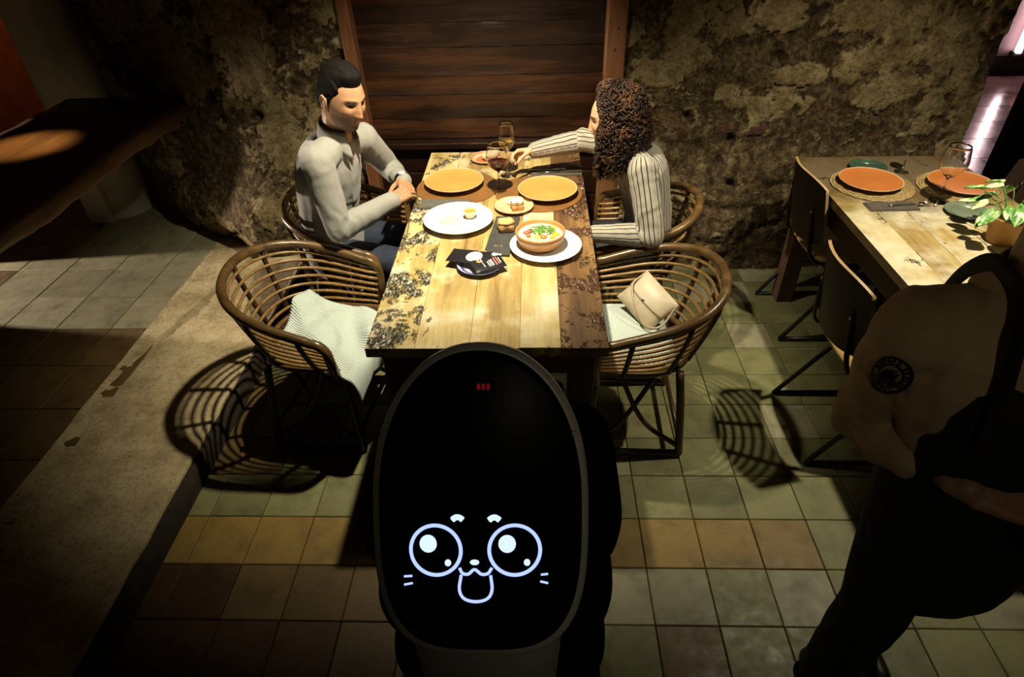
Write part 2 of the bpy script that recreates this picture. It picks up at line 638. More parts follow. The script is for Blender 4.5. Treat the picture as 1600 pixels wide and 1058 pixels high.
# lumps: the bulging foot of the pier, the ledge low on the right
lump = 0.20 * np.exp(-((S + 1.52) / 0.22) ** 2 - ((Z - 0.30) / 0.26) ** 2) + 0.10 * np.exp(-((S + 1.95) / 0.35) ** 2 - ((Z - 0.30) / 0.13) ** 2)
lump += 0.05 * sstep(0.72, 0.62, Z + 0.04 * (mid - 0.5)) * sstep(0.5, 0.75, S) + 0.06 * np.exp(-((S - 0.95) / 0.25) ** 2 - ((Z - 0.35) / 0.22) ** 2)
lump -= 0.09 * sstep(0.55, 0.4, Z) * sstep(-2.15, -2.5, S)
stones = np.abs(vnoise(np.c_[S * 6.0, Z * 9.0, S * 0], 77) - 0.5) * 2
low = sstep(0.75, 0.55, Z)
hole = 0.0
for (cx, cz, rr) in ((1.17, 1.12, .045), (1.42, 1.14, .05), (0.86, 0.66, .035), (0.97, 0.62, .04), (0.78, 0.83, .03), (-1.7, 0.98, .035), (-1.45, 0.88, .03), (1.02, 0.72, .03), (1.05, .5, .03)):
    hole = hole + np.exp(-((S - cx) / rr) ** 2 - ((Z - cz) / (rr * 1.1)) ** 2)
dep = 0.05 * (big - 0.5) + (0.055 + 0.03 * low) * (mid - 0.5) * (1 - 0.72 * pl) + 0.010 * (fine - 0.5) * (1 - 0.6 * pl) + 0.014 * pl + lump + 0.03 * low * (stones - 0.4) * (S > 0.4) - 0.05 * np.clip(hole, 0, 1)
inpan = (S > PAN_X0 + 0.03) & (S < PAN_X1 - 0.05)
Y = base - dep
Y = np.where(inpan, np.maximum(Y, 3.40), Y)
nearpan = (S > PAN_X0 - 0.12) & (S < PAN_X1 + 0.1) & ~inpan
Y = np.where(nearpan, np.maximum(Y, 3.235), Y)
over = np.maximum(S - 2.19, 0)
overl = np.maximum(-2.43 - S, 0)
X = Xb + (over > 0) * (dep * 0.8) - (overl > 0) * dep * 0.8
Y = Y + over + overl
nu, nv = SX.shape
me_v = np.stack([X, Y, Z], 1).reshape(nu, nv, 3)
wall_mb = MB().sheet(me_v)
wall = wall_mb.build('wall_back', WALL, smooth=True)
at = wall.data.attributes.new('plaster', 'FLOAT', 'POINT')
pl = pl * (1 - np.clip(hole, 0, 1))
at.data.foreach_set('value', pl.astype(np.float32))
tag(wall, 'rough old stone wall with patches of ochre plaster behind both tables', 'wall', kind='structure')


def wall_y(x, z):
    k = np.argmin((S - x) ** 2 + (Z - z) ** 2)
    return float(Y[k])


BRICK = plain('old_brick', (0.085, 0.030, 0.017), 0.95, 0.6, 40, 1.0)
bm = MB().box((0, 0, 0), (0.135, 0.07, 0.038)).mesh('brick', BRICK)
for (x, z, rz, s) in ((-1.10, 1.41, .03, .8), (-1.095, 1.362, -.02, .82), (-1.105, 1.315, .02, .8), (1.0, .79, 0, 1.0), (1.16, .785, .03, .8), (0.62, .80, 0, .8)):
    o = link('brick', bm, wall)
    o.location = (x, wall_y(x, z) + 0.030, z)
    o.rotation_euler = (0, 0.03 * random.uniform(-1, 1), rz)
    o.scale = (s, 1, 1)

# ------------------------------------------------------------------ wooden shutter wall between two posts
W_DARK = wood('dark_shutter_wood', (0.005, 0.002, 0.0012), (0.019, 0.0062, 0.0022), (0.088, 0.030, 0.0085), 'X', 0.55, 0.36, 0.6).m
W_POST = wood('red_brown_post_wood', (0.085, 0.03, 0.012), (0.16, 0.062, 0.024), (0.22, 0.095, 0.038), 'Z', 0.7, 0.45, 0.3).m
door = thing('door_1', 'dark boarded wooden shutter wall between two posts behind the couple', 'shutter', (-0.25, 3.30, 0.0))
door['kind'] = 'structure'
zc = 0.745
for k, hgt in enumerate((0.105, 0.12, 0.095, 0.13, 0.11, 0.125, 0.10, 0.12, 0.13, 0.12, 0.13)):
    w = PAN_X1 - PAN_X0 - 0.05
    V = np.zeros((40, 8, 3))
    for a, xx in enumerate(np.linspace(-w / 2, w / 2, 40)):
        for b, zz in enumerate(np.r_[0.0006, np.linspace(0.004, hgt - 0.004, 6), hgt - 0.0006]):
            e = 0.0
            nse = fbm(np.array([[xx * 4 + k * 7, zz * 40, 3.0]]), 4, 40 + k)[0]
            V[a, b] = (xx + 0.015, -0.02 + e - 0.014 * (nse - 0.5) + 0.002 * ((k * 7) % 3 - 1), zz + zc)
    p = MB().sheet(V)
    p.box((0.015, 0.006, zc + hgt / 2), (w, 0.03, hgt - 0.012))
    p.build('plank', W_DARK, door, smooth=True)
    zc += hgt
# sill board and the lower boards under it
MB().box((0.015, -0.055, 0.725), (PAN_X1 - PAN_X0 - 0.06, 0.07, 0.035)).build('sill', W_DARK, door, bevel=0.006)
zc = 0.70
for k in range(5):
    MB().box((0.015, -0.02, zc - 0.069), (PAN_X1 - PAN_X0 - 0.06, 0.03, 0.132)).build('plank', W_DARK, door, bevel=0.005)
    zc -= 0.138
# posts: the left one leans a little
MB().add([(-0.685, -0.10, 2.6), (-0.635, -0.10, 2.6), (-0.635, 0.03, 2.6), (-0.685, 0.03, 2.6), (-0.65, -0.10, 0), (-0.585, -0.10, 0), (-0.585, 0.03, 0), (-0.65, 0.03, 0)],
         [(0, 1, 2, 3)[::-1], (7, 6, 5, 4)[::-1], (4, 5, 1, 0), (5, 6, 2, 1), (6, 7, 3, 2), (7, 4, 0, 3)]).build('post', W_POST, door, bevel=0.006)
MB().box((0.64, -0.04, 1.3), (0.094, 0.13, 2.6)).build('post', W_POST, door, bevel=0.006)
for zz in (1.19, 1.28):
    MB().sphere((0.635 + 0.01 * (zz > 1.2), -0.107, zz), (0.006, 0.003, 0.006), 8, 6).build('nail', plain('nail_dark', (0.02, 0.012, 0.008), 0.6), door)

# ------------------------------------------------------------------ beyond the wall: passage with neon, dark leaf on the right, left room
t = NT('polished_passage_floor')
v = t.coord()
t.set(Base_Color=t.ramp(t.noise(v, 3, 5), [(0.3, (0.22, 0.13, 0.12)), (0.7, (0.36, 0.23, 0.215))]), Roughness=t.ramp(t.noise(v, 6, 4), [(0.3, 0.13), (0.7, 0.24)]), Specular_IOR_Level=0.6)
t.bump(t.noise(v, 4, 3), 0.10, 0.02)
PASS_F = t.m
fl = MB().box((4.6, 5.35, -0.06), (4.8, 3.64, 0.08)).build('floor_right', GROUT)
tag(fl, 'shiny pinkish passage floor seen past the end of the wall', 'floor', kind='structure')
slab = MB().box((0, 0, -0.01), (0.594, 0.394, 0.03)).mesh('slab', PASS_F)
for i in range(8):
    for j in range(9):
        o = link('slab', slab, fl)
        o.location = (2.53 + 0.6 * i - (0.3 if j % 2 else 0), 3.73 + 0.4 * j, -0.004 + 0.001 * ((i * 3 + j * 5) % 4))
        o.rotation_euler = (0.0012 * ((i + 2 * j) % 5 - 2), 0.001 * ((2 * i + j) % 5 - 2), 0)
PLUM = plain('plum_wall', (0.10, 0.06, 0.065), 0.6, 0.2, 5)
BLACK = plain('black_skirting', (0.006, 0.005, 0.005), 0.6)
wf = MB().box((4.9, 7.05, 1.3), (4.4, 0.2, 2.6)).build('wall_passage', PLUM)
tag(wf, 'plum coloured far wall of the passage behind the neon tube', 'wall', kind='structure')
bb = MB().box((4.9, 6.92, 0.10), (4.4, 0.06, 0.205)).build('baseboard_passage', BLACK)
tag(bb, 'black skirting under the neon tube at the passage end', 'skirting', kind='structure')
t = NT('neon_glow'); t.set(Base_Color=(1.0, 0.8, 0.85), Emission_Color=(1.0, 0.70, 0.72), Emission_Strength=17.0)
NEON = t.m
nz = thing('neon_tube', 'bright pink white neon tube standing at the far passage wall', 'light', (4.88, 6.87, 0.2))
MB().tube([(0, 0, 0.03), (0, 0, 1.9)], 0.032, 12).build('tube', NEON, nz, smooth=True)
MB().box((0, 0.02, 0.02), (0.10, 0.06, 0.04)).build('socket', BLACK, nz)
MB().box((0, 0.02, 1.92), (0.10, 0.06, 0.04)).build('socket', BLACK, nz)
COPPER = plain('copper_shade', (0.55, 0.22, 0.10), 0.35, metal=0.6)
cp = thing('copper_bollard', 'small copper ball beside the neon tube', 'ornament', (5.02, 6.72, 0.0))
MB().tube([(0, 0, 0), (0, 0, .12)], 0.012, 8).build('stem', COPPER, cp)
MB().sphere((0, 0, 0.20), 0.09, 18, 12).build('ball', COPPER, cp, smooth=True)
DKDOOR = wood('dark_door_wood', (0.012, 0.008, 0.004), (0.025, 0.016, 0.009), (0.04, 0.028, 0.016), 'Z', 0.8, 0.5, 0.2).m
leaf = thing('door_2', 'dark wooden door leaf right of the pink lit passage', 'door', (3.80, 4.45, 0))
leaf['kind'] = 'structure'
MB().box((0, 0, 1.25), (1.0, 0.05, 2.5)).build('panel', DKDOOR, leaf, bevel=0.004)
MB().box((-0.495, -0.012, 1.25), (0.02, 0.05, 2.5)).build('edge_strip', plain('door_edge', (0.14, 0.085, 0.04), 0.4), leaf)

WHITE = plain('white_plaster', (0.50, 0.46, 0.36), 0.85, 0.1, 8, 0.15)
col = thing('trim_2', 'white plastered pillar behind the thick wooden counter', 'pillar', (-2.775, 3.82, PZ))
col['kind'] = 'structure'
MB().lathe([(0, 0), (0.185, 0), (0.185, 2.5), (0, 2.5)], 40).build('shaft', WHITE, col, smooth=False)
MB().box((-0.03, -0.20, 0.135), (0.15, 0.07, 0.27)).build('pad', WHITE, col, bevel=0.006)
for p in kids(col)[:1]:
    p.data.polygons.foreach_set('use_smooth', [len(q.vertices) == 4 for q in p.data.polygons])

RED = plain('red_orange_plaster', (0.42, 0.10, 0.028), 0.8, 0.3, 6)
wl = MB().box((-5.2, 5.7, 1.3), (3.4, 0.2, 2.7)).build('wall_left', RED)
tag(wl, 'red orange plastered wall of the far room on the left', 'wall', kind='structure')
# unseen side wall; its opening is shaped to bound the light under the counter
side = plain('unseen_wall_dim_plaster', (0.18, 0.14, 0.10), 0.9, 0.2, 5)
ws = thing('unseen_wall_side', 'unseen dim side wall, its low opening shaping the light on the raised floor', 'wall', (-3.95, 2.8, PZ))
ws['kind'] = 'structure'
MB().box((0, -1.45, 1.2), (0.16, 2.55, 2.4)).build('pier', side, ws)
MB().box((0, 0.60, 1.2), (0.16, 0.76, 2.4)).build('pier', side, ws)
wr = MB().box((4.08, 1.6, 1.3), (0.16, 5.6, 2.7)).build('wall_right', plain('dark_right_wall', (0.07, 0.05, 0.033), 0.9, 0.3, 6, 0.3))
tag(wr, 'dark plain wall at the far right of the dining room', 'wall', kind='structure')
ce = MB().box((-0.6, 2.6, 2.95), (9.5, 9.5, 0.1)).build('ceiling', plain('dark_ceiling', (0.10, 0.075, 0.05), 0.9))
tag(ce, 'dark ceiling above the dining room', 'ceiling', kind='structure')

# ------------------------------------------------------------------ thick wooden counter on the left
W_CTR = wood('counter_wood', (0.06, 0.026, 0.010), (0.15, 0.075, 0.026), (0.27, 0.155, 0.055), 'Y', 0.6, 0.5, 0.6).m
ct = thing('plank_counter', 'thick rough edged wooden counter on the raised floor', 'counter', (-2.25, 2.2, PZ))
nu, nv = 90, 26
yy = np.linspace(-1.55, 1.28, nu)
prof = []
for q in np.linspace(0, 2 * math.pi, nv, endpoint=False):
    c, s = math.cos(q), math.sin(q)
    prof.append((0.37 * np.sign(c) * abs(c) ** 0.18, 0.045 * np.sign(s) * abs(s) ** 0.35))
V = np.zeros((nu, nv, 3))
for a, y in enumerate(yy):
    wob = 0.06 * (fbm(np.array([[y * 2.2, 0, 0]]), 3, 60)[0] - 0.5)
    for b, (x, z) in enumerate(prof):
        e = fbm(np.array([[y * 9, x * 3, z * 30]]), 3, 61)[0] - 0.5
        V[a, b] = (x + (wob + 0.035 * e) * (1 if x > 0.2 else 0.2), y, 0.775 + z * (1.0 + 0.4 * e))
b = MB()
f = [(i * nv + j, i * nv + (j + 1) % nv, (i + 1) * nv + (j + 1) % nv, (i + 1) * nv + j) for i in range(nu - 1) for j in range(nv)]
f += [tuple(range(nv))[::-1], tuple((nu - 1) * nv + j for j in range(nv))]
b.add(V.reshape(-1, 3), f)
b.build('worktop', W_CTR, ct, smooth=True)
MB().box((-0.12, -1.2, 0.365), (0.3, 0.16, 0.73)).build('leg', W_CTR, ct, bevel=0.01)
MB().box((-0.25, -0.35, 0.365), (0.14, 0.14, 0.73)).build('leg', W_CTR, ct, bevel=0.01)


# ------------------------------------------------------------------ hanging lamps (above the frame) and the left room's lights
LAMP_METAL = plain('black_lamp_metal', (0.012, 0.012, 0.012), 0.4)
t = NT('warm_bulb'); t.set(Emission_Color=(*LAMP_COLOUR, 1), Emission_Strength=6.0)
BULB = t.m


def pendant(spec, label):
    pos, watts, cone, blend, rad, aim = spec
    p = thing('pendant_lamp', label, 'lamp', pos, 0, 'pendant lamps over the tables and added fill lamp')
    MB().lathe([(0.0, 0.21), (0.03, 0.21), (0.06, 0.17), (0.075, 0.06), (0.072, 0.06), (0.056, 0.165), (0.0, 0.19)], 28).build('shade', LAMP_METAL, p, smooth=True)
    MB().sphere((0, 0, 0.10), 0.03, 14, 10).build('bulb', BULB, p, smooth=True)
    MB().tube([(0, 0, 0.2), (0, 0, 2.90 - pos[2])], 0.003, 6).build('cord', LAMP_METAL, p)
    l = bpy.data.lights.new('lamp_light', 'SPOT')
    l.energy = watts; l.color = LAMP_COLOUR; l.spot_size = math.radians(cone); l.spot_blend = blend; l.shadow_soft_size = rad
    lo = link('lamp_light', l, p)
    d = Vector(aim) - Vector(pos)
    lo.rotation_euler = d.to_track_quat('-Z', 'Y').to_euler()
    lo.location = (0, 0, 0)
    return p


pendant(LAMPS[0], 'black pendant lamp hanging over the laid table with the couple')
pendant(LAMPS[1], 'added unseen fill lamp behind the viewer, lighting the waiter and serving robot')  # no lamp seen here, added to brighten waiter and robot
pendant(LAMPS[2], 'black pendant lamp hanging over the empty right table')


def room_spot(label, pos, aim, watts, cone, blend, colour, rad):
    p = thing('spot_lamp', label, 'lamp', pos)
    MB().lathe([(0, 0.16), (0.04, 0.16), (0.045, 0.02), (0.04, 0.02), (0.035, 0.14), (0, 0.14)], 20).build('housing', LAMP_METAL, p, smooth=True)
    MB().tube([(0, 0, 0.15), (0, 0, 2.90 - pos[2])], 0.006, 6).build('rod', LAMP_METAL, p)
    l = bpy.data.lights.new('lamp_light', 'SPOT')
    l.energy = watts; l.color = colour; l.spot_size = math.radians(cone); l.spot_blend = blend; l.shadow_soft_size = rad
    lo = link('lamp_light', l, p)
    lo.rotation_euler = (Vector(aim) - Vector(pos)).to_track_quat('-Z', 'Y').to_euler()
    return p


room_spot('black ceiling spot in the far left room shining through the opening', (-5.6, 2.85, 0.80), (-2.3, 2.83, 0.1), 1100, 40, 0.4, (1.0, 0.85, 0.68), 0.03)
room_spot('black ceiling spot shining on the red orange wall', (-4.6, 4.8, 2.3), (-4.45, 5.6, 0.75), 14, 50, 0.8, (1.0, 0.6, 0.3), 0.05)
room_spot('black ceiling spot over the thick wooden counter', (-2.9, 2.5, 2.5), (-2.33, 2.76, 0.9), 220, 15, 0.9, (1.0, 0.62, 0.25), 0.02)
# ------------------------------------------------------------------ tables
def flaked(name, axis='Y', amount=0.5, lightwood=True, stain=False):
    pale = ((0.20, 0.115, 0.032), (0.45, 0.315, 0.105), (0.68, 0.56, 0.28)) if lightwood else ((0.06, 0.026, 0.010), (0.17, 0.085, 0.028), (0.33, 0.19, 0.07))
    t = wood(name, *pale, axis, 1.0, 0.42, 0.3)
    col = t.b.inputs['Base Color'].links[0].from_socket
    v = t.vec2
    m1 = t.noise(v, 5.5, 5, 0.7, 0.5)
    mp = t.n('ShaderNodeMapping'); mp.inputs['Scale'].default_value = (26, 9, 26) if axis == 'Y' else (9, 26, 26)
    t.l(v, mp.inputs['Vector'])
    m2 = t.noise(mp.outputs['Vector'], 2.2, 5, 0.75, 0.8)
    a = t.ramp(t.math('ADD', t.math('MULTIPLY', m1, 0.75), t.math('MULTIPLY', m2, 0.25)), [(0.62 - 0.16 * amount, 0.0), (0.66 - 0.16 * amount, 1.0)])
    chips = t.ramp(m2, [(0.60, 1.0), (0.63, 0.0)])
    mask = t.math('MULTIPLY', a, chips)
    if lightwood:      # whitish wear with lamp reflection painted in; white paint remains over black green
        wear_sheen = t.ramp(t.noise(v, 4.2, 4, 0.6), [(0.40, 0.0), (0.56, 0.8)] if stain else [(0.50, 0.0), (0.66, 0.75)])
        col = t.mix(wear_sheen, col, (0.74, 0.68, 0.50))
    m3 = t.noise(mp.outputs['Vector'], 5.5, 4, 0.65, 0.5)
    dark = t.ramp(m3, [(0.46, (0.030, 0.026, 0.014)), (0.54, (0.16, 0.14, 0.09)), (0.60, (0.66, 0.64, 0.52))]) if lightwood else t.ramp(m3, [(0.3, (0.05, 0.018, 0.009)), (0.57, (0.13, 0.055, 0.03)), (0.63, (0.62, 0.56, 0.46))])
    if stain:          # dark varnish left on the wall end of the top
        sp = t.n('ShaderNodeSeparateXYZ'); tcs = t.n('ShaderNodeTexCoord')
        t.l(tcs.outputs['Object'], sp.inputs[0])
        far = t.math('ADD', sp.outputs['Y'], t.math('MULTIPLY', t.math('SUBTRACT', m1, 0.5), 0.7))
        col = t.mix(t.ramp(far, [(0.10, 0.0), (0.34, 0.88)]), col, (0.095, 0.052, 0.018))
    mc = t.n('ShaderNodeMapping'); mc.inputs['Scale'].default_value = (26, 1.3, 26) if axis == 'Y' else (1.3, 26, 26)
    t.l(v, mc.inputs['Vector'])
    crack = t.ramp(t.noise(mc.outputs['Vector'], 1.0, 3, 0.6, 1.2), [(0.295, 1.0), (0.335, 0.0)])
    col = t.mix(t.math('MULTIPLY', crack, 0.85), col, (0.05, 0.026, 0.012))
    t.set(Base_Color=t.mix(mask, col, dark), Specular_IOR_Level=0.7)
    r = t.math('SUBTRACT', 0.44, t.math('MULTIPLY', mask, 0.26))
    t.set(Roughness=r)
    h = t.math('ADD', t.math('MULTIPLY', t.math('MULTIPLY', m2, mask), 2.2), t.math('MULTIPLY', t.grain, 0.35))
    t.bump(h, 1.0, 0.006)
    return t.m


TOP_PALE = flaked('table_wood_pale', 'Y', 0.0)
TOP_MID = flaked('table_wood_mid', 'Y', 0.28)
TOP_FLAKE = flaked('table_wood_flaked', 'Y', 0.75)
T2_A = flaked('table_two_wood_mid', 'Y', 0.2, True, True)
T2_B = flaked('table_two_wood_pale', 'Y', 0.0, True, True)
TOP_DARK = flaked('table_wood_dark_flaked', 'Y', 0.75, False)
T_UNDER = wood('table_under_wood', (0.018, 0.007, 0.004), (0.048, 0.018, 0.008), (0.085, 0.034, 0.014), 'Z', 0.8, 0.5, 0.3).m


def make_table(label, loc, widths, mats, length, seams=None):
    t = thing('dining_table', label, 'table', loc)
    W = sum(widths)
    x = -W / 2
    for w, m in zip(widths, mats):
        MB().box((x + w / 2, random.uniform(-.003, .003), 0.7325 + random.uniform(-.0006, .0006)), (w - 0.0006, length, 0.035)).build('plank', m, t, bevel=0.0012)
        x += w
    MB().box((0, -length / 2 + 0.06, 0.66), (W - 0.08, 0.028, 0.11)).build('apron', T_UNDER, t, bevel=0.003)
    MB().box((0, length / 2 - 0.06, 0.66), (W - 0.08, 0.028, 0.11)).build('apron', T_UNDER, t, bevel=0.003)
    for s in (-1, 1):
        MB().box((s * (W / 2 - 0.045), 0, 0.66), (0.028, length - 0.15, 0.11)).build('apron', T_UNDER, t, bevel=0.003)
        for q in (-1, 1):
            MB().box((s * (W / 2 - 0.075), q * (length / 2 - 0.09), 0.357), (0.085, 0.085, 0.714)).build('leg', T_UNDER, t, bevel=0.005)
    return t


T1 = (-0.148, 2.27, 0)
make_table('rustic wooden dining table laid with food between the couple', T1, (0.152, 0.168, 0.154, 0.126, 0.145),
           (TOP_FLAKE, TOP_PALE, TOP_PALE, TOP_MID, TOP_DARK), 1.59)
T2 = (1.62, 2.16, 0)
make_table('rustic wooden dining table with two orange plates and a plant', T2, (0.13, 0.12, 0.155, 0.11, 0.21),
           (T2_A, T2_B, T2_B, T2_B, T2_A), 1.54)

# ------------------------------------------------------------------ rattan tub chairs
RAT_A = wood('rattan_dark_rim', (0.045, 0.022, 0.008), (0.115, 0.062, 0.020), (0.20, 0.115, 0.040), 'X', 2.0, 0.28, 0.15).m
RAT_B = plain('rattan_cane', (0.24, 0.135, 0.045), 0.32, 0.35, 40)
RAT_C = plain('rattan_dark_stake', (0.045, 0.022, 0.009), 0.4, 0.3, 30)
CW, CD, CZB, CZT, CLA = 0.285, 0.31, 0.742, 0.612, 0.09


def rim_half(W, D, zb, zt, La, n=26):
    a = np.radians(np.linspace(0, 90, n))
    x, y = -D * np.cos(a) ** 0.85, W * np.sin(a) ** 0.85
    s = np.linspace(0, 1, 8)[1:]
    x, y = np.r_[x, La * s], np.r_[y, W + 0 * s]
    arc = np.r_[0, np.cumsum(np.hypot(np.diff(x), np.diff(y)))]
    return np.stack([x, y, zb + (zt - zb) * (arc / arc[-1]) ** 1.5], 1)


def full(h):
    m = h[::-1].copy(); m[:, 1] *= -1
    return np.vstack([m[:-1], h])


def make_chair():
    c = thing('rattan_chair', 'x', 'chair')
    h = rim_half(CW, CD, CZB, CZT, CLA)
    b = np.radians(np.linspace(0, 90, 7)[1:])
    drop = np.stack([CLA + 0.055 * np.sin(b), 0 * b + CW, CZT - 0.055 * (1 - np.cos(b))], 1)
    drop2 = np.array([(CLA + 0.057, CW - 0.004, 0.52), (CLA + 0.055, CW - 0.025, 0.42)])
    rim = full(np.vstack([h, drop, drop2]))
    MB().tube(rim, 0.0175, 12).build('rim', RAT_A, c, smooth=True)
    low = rim_half(0.215, 0.225, 0.425, 0.425, CLA + 0.04)
    R, L0 = full(h), full(low)
    for k in range(1, 8):
        s = k / 8.0
        p = R * (1 - s) + L0 * s
        bul = 0.012 * math.sin(math.pi * s)
        p = p * np.array([1 + bul, 1 + bul, 1])
        q = np.vstack([[CLA + 0.052, p[0, 1], p[0, 2] - 0.004], p, [CLA + 0.052, p[-1, 1], p[-1, 2] - 0.004]])
        MB().tube(q, 0.0066, 7).build('cane', RAT_B, c, smooth=True)
    n = len(R)
    for f in (0.07, 0.22, 0.36, 0.5, 0.64, 0.78, 0.93):
        i = int(f * (n - 1))
        pts = [R[i] * (1 - s) + L0[i] * s for s in np.linspace(0, 1, 6)]
        pts = [p * np.array([1 + 0.035 + 0.02 * math.sin(math.pi * s), 1 + 0.035 + 0.02 * math.sin(math.pi * s), 1]) for p, s in zip(pts, np.linspace(0, 1, 6))]
        pts[0] = R[i]
        MB().tube(pts, 0.010, 8).build('stake', RAT_C, c, smooth=True)
    # seat ring, woven seat
    ring = np.vstack([L0, [(CLA + 0.09, 0.20, 0.425), (CLA + 0.105, 0.1, 0.425), (CLA + 0.105, -0.1, 0.425), (CLA + 0.09, -0.20, 0.425)]])
    MB().tube(smooth_path(ring, 60, True), 0.013, 10, closed=True).build('seat_ring', RAT_A, c, smooth=True)
    k = smooth_path(ring, 60, True) * np.array([0.98, 0.98, 1])
    k[:, 2] = 0.412
    MB().poly(k, 0.02).build('seat', RAT_C, c)
    # legs, floor runners, crossed braces
    for sy in (-1, 1):
        for (x0, x1) in ((0.13, 0.155), (-0.17, -0.215)):
            MB().tube(smooth_path([(x0, sy * 0.19, 0.42), ((x0 + x1) / 2, sy * 0.2, 0.25), (x1, sy * 0.215, 0.016)], 10), 0.0155, 10).build('leg', RAT_C, c, smooth=True)
        MB().tube([(-0.22, sy * 0.215, 0.016), (0.16, sy * 0.215, 0.016)], 0.0145, 10).build('runner', RAT_C, c, smooth=True)
        MB().tube(smooth_path([(-0.21, sy * 0.212, 0.05), (-0.06, sy * 0.19, 0.17), (0.05, sy * 0.16, 0.40)], 14), 0.010, 8).build('brace', RAT_C, c, smooth=True)
        MB().tube(smooth_path([(0.15, sy * 0.212, 0.05), (0.02, sy * 0.19, 0.17), (-0.10, sy * 0.16, 0.40)], 14), 0.010, 8).build('brace', RAT_C, c, smooth=True)
    for x in (-0.205, 0.15):
        MB().tube([(x, -0.212, 0.10), (x, 0.212, 0.10)], 0.010, 8).build('crossbar', RAT_C, c, smooth=True)
    return c


g = 'rattan tub chairs around the laid table'
ch = make_chair()
ch.location = (-0.832, 1.965, 0); ch.rotation_euler = (0, 0, -0.12)
tag(ch, 'empty rattan tub chair with a pale mint throw, left of the table', 'chair', g)
dup(ch, (0.366, 1.935, 0), 3.11, 'empty rattan tub chair holding the beige handbag, right of the table')
dup(ch, (0.405, 2.552, 0), 2.95, 'rattan tub chair the woman in the striped shirt sits on')
dup(ch, (-0.80, 2.575, 0), -0.06, 'rattan tub chair the man in the pale shirt sits on')

# mint throw on the left chair and mint cushion on the right one
t = NT('mint_ribbed_cloth')
v = t.coord(rot=(0, 0, 0.35))
w = t.n('ShaderNodeTexWave', Scale=38.0, Distortion=1.2, Detail=2.0); w.bands_direction = 'Y'
t.l(v, w.inputs['Vector'])
t.set(Base_Color=t.mix(w.outputs['Fac'], (0.40, 0.47, 0.42), (0.62, 0.68, 0.62)), Roughness=0.85, Sheen_Weight=0.2)
t.bump(w.outputs['Fac'], 0.6, 0.004)
MINT = t.m


def throw():
    n, m = 46, 46
    V = np.zeros((n, m, 3))
    for a, u in enumerate(np.linspace(0, 1, n)):      # towards the table
        for b, w in enumerate(np.linspace(0, 1, m)):  # across
            x = -0.20 + 0.46 * u
            y = -0.20 + 0.40 * w + 0.02 * math.sin(5 * u)
            z = 0.452 + 0.012 * math.sin(7 * u + 3 * w) + 0.016 * math.sin(4.5 * w - 2.2 * u + 1.0)
            z += 0.11 * math.exp(-((u - 0.0) / 0.22) ** 2 - ((w - 0.78) / 0.28) ** 2)      # bunched up corner
            z += 0.035 * math.exp(-((u - 0.35) / 0.10) ** 2 - ((w - 0.6) / 0.3) ** 2)
            z += 0.016 * (1 - abs(2 * fbm(np.array([[u * 3.2 + 1.5 * w, w * 2.2, 1.0]]), 2, 91)[0] - 1) * 3.0)
            over = max(0, u - 0.80) / 0.20
            x -= 0.05 * over * over; z -= 0.10 * over ** 1.5
            if u < 0.2:
                x += 0.05 * (0.2 - u) / 0.2 * (1 - w)
            V[a, b] = (x, y, z)
    return MB().sheet(V, 0.012)


o = throw().build('throw_blanket', MINT, smooth=True)
o.location = (-0.80, 1.93, 0.0); o.rotation_euler = (0, 0, -0.22)
tag(o, 'pale mint ribbed throw bunched on the left empty chair', 'blanket')
b = MB()
V = np.zeros((30, 30, 3)); Wv = np.zeros((30, 30, 3))
for a, u in enumerate(np.linspace(-1, 1, 30)):
    for q, w in enumerate(np.linspace(-1, 1, 30)):
        e = (1 - abs(u) ** 3.5) * (1 - abs(w) ** 3.5)
        V[a, q] = (0.19 * u, 0.19 * w, 0.455 + 0.035 * e ** 0.6)
        Wv[a, q] = (0.19 * u, 0.19 * w, 0.455 - 0.018 * e ** 0.6)
b.sheet(V); b.add(Wv.reshape(-1, 3), [f[::-1] for f in MB().sheet(Wv).f])
o = b.build('seat_cushion', MINT, smooth=True)
o.location = (0.335, 1.935, 0.0); o.rotation_euler = (0, 0, 3.11)
tag(o, 'pale mint seat cushion under the beige handbag', 'cushion')

# beige handbag
BAG = plain('beige_leather', (0.50, 0.41, 0.28), 0.45, 0.08, 30, 0.15)
BAGD = plain('beige_leather_strap', (0.36, 0.28, 0.18), 0.45)
bag = thing('handbag', 'beige leather shoulder bag lying on the right empty chair', 'bag', (0.435, 2.005, 0.555), 0.0)
bag.rotation_euler = (math.radians(38), math.radians(16), math.radians(-58))


def cushion(sx, sy, sz, n=22, e=2.6):
    b = MB()
    for s in (1, -1):
        V = np.zeros((n, n, 3))
        for a, u in enumerate(np.linspace(-1, 1, n)):
            for q, w in enumerate(np.linspace(-1, 1, n)):
                V[a, q] = (sx * u, sy * w, s * sz * ((1 - abs(u) ** e) * (1 - abs(w) ** e)) ** 0.5)
        f = MB().sheet(V).f
        b.add(V.reshape(-1, 3), f if s > 0 else [x[::-1] for x in f])
    return b


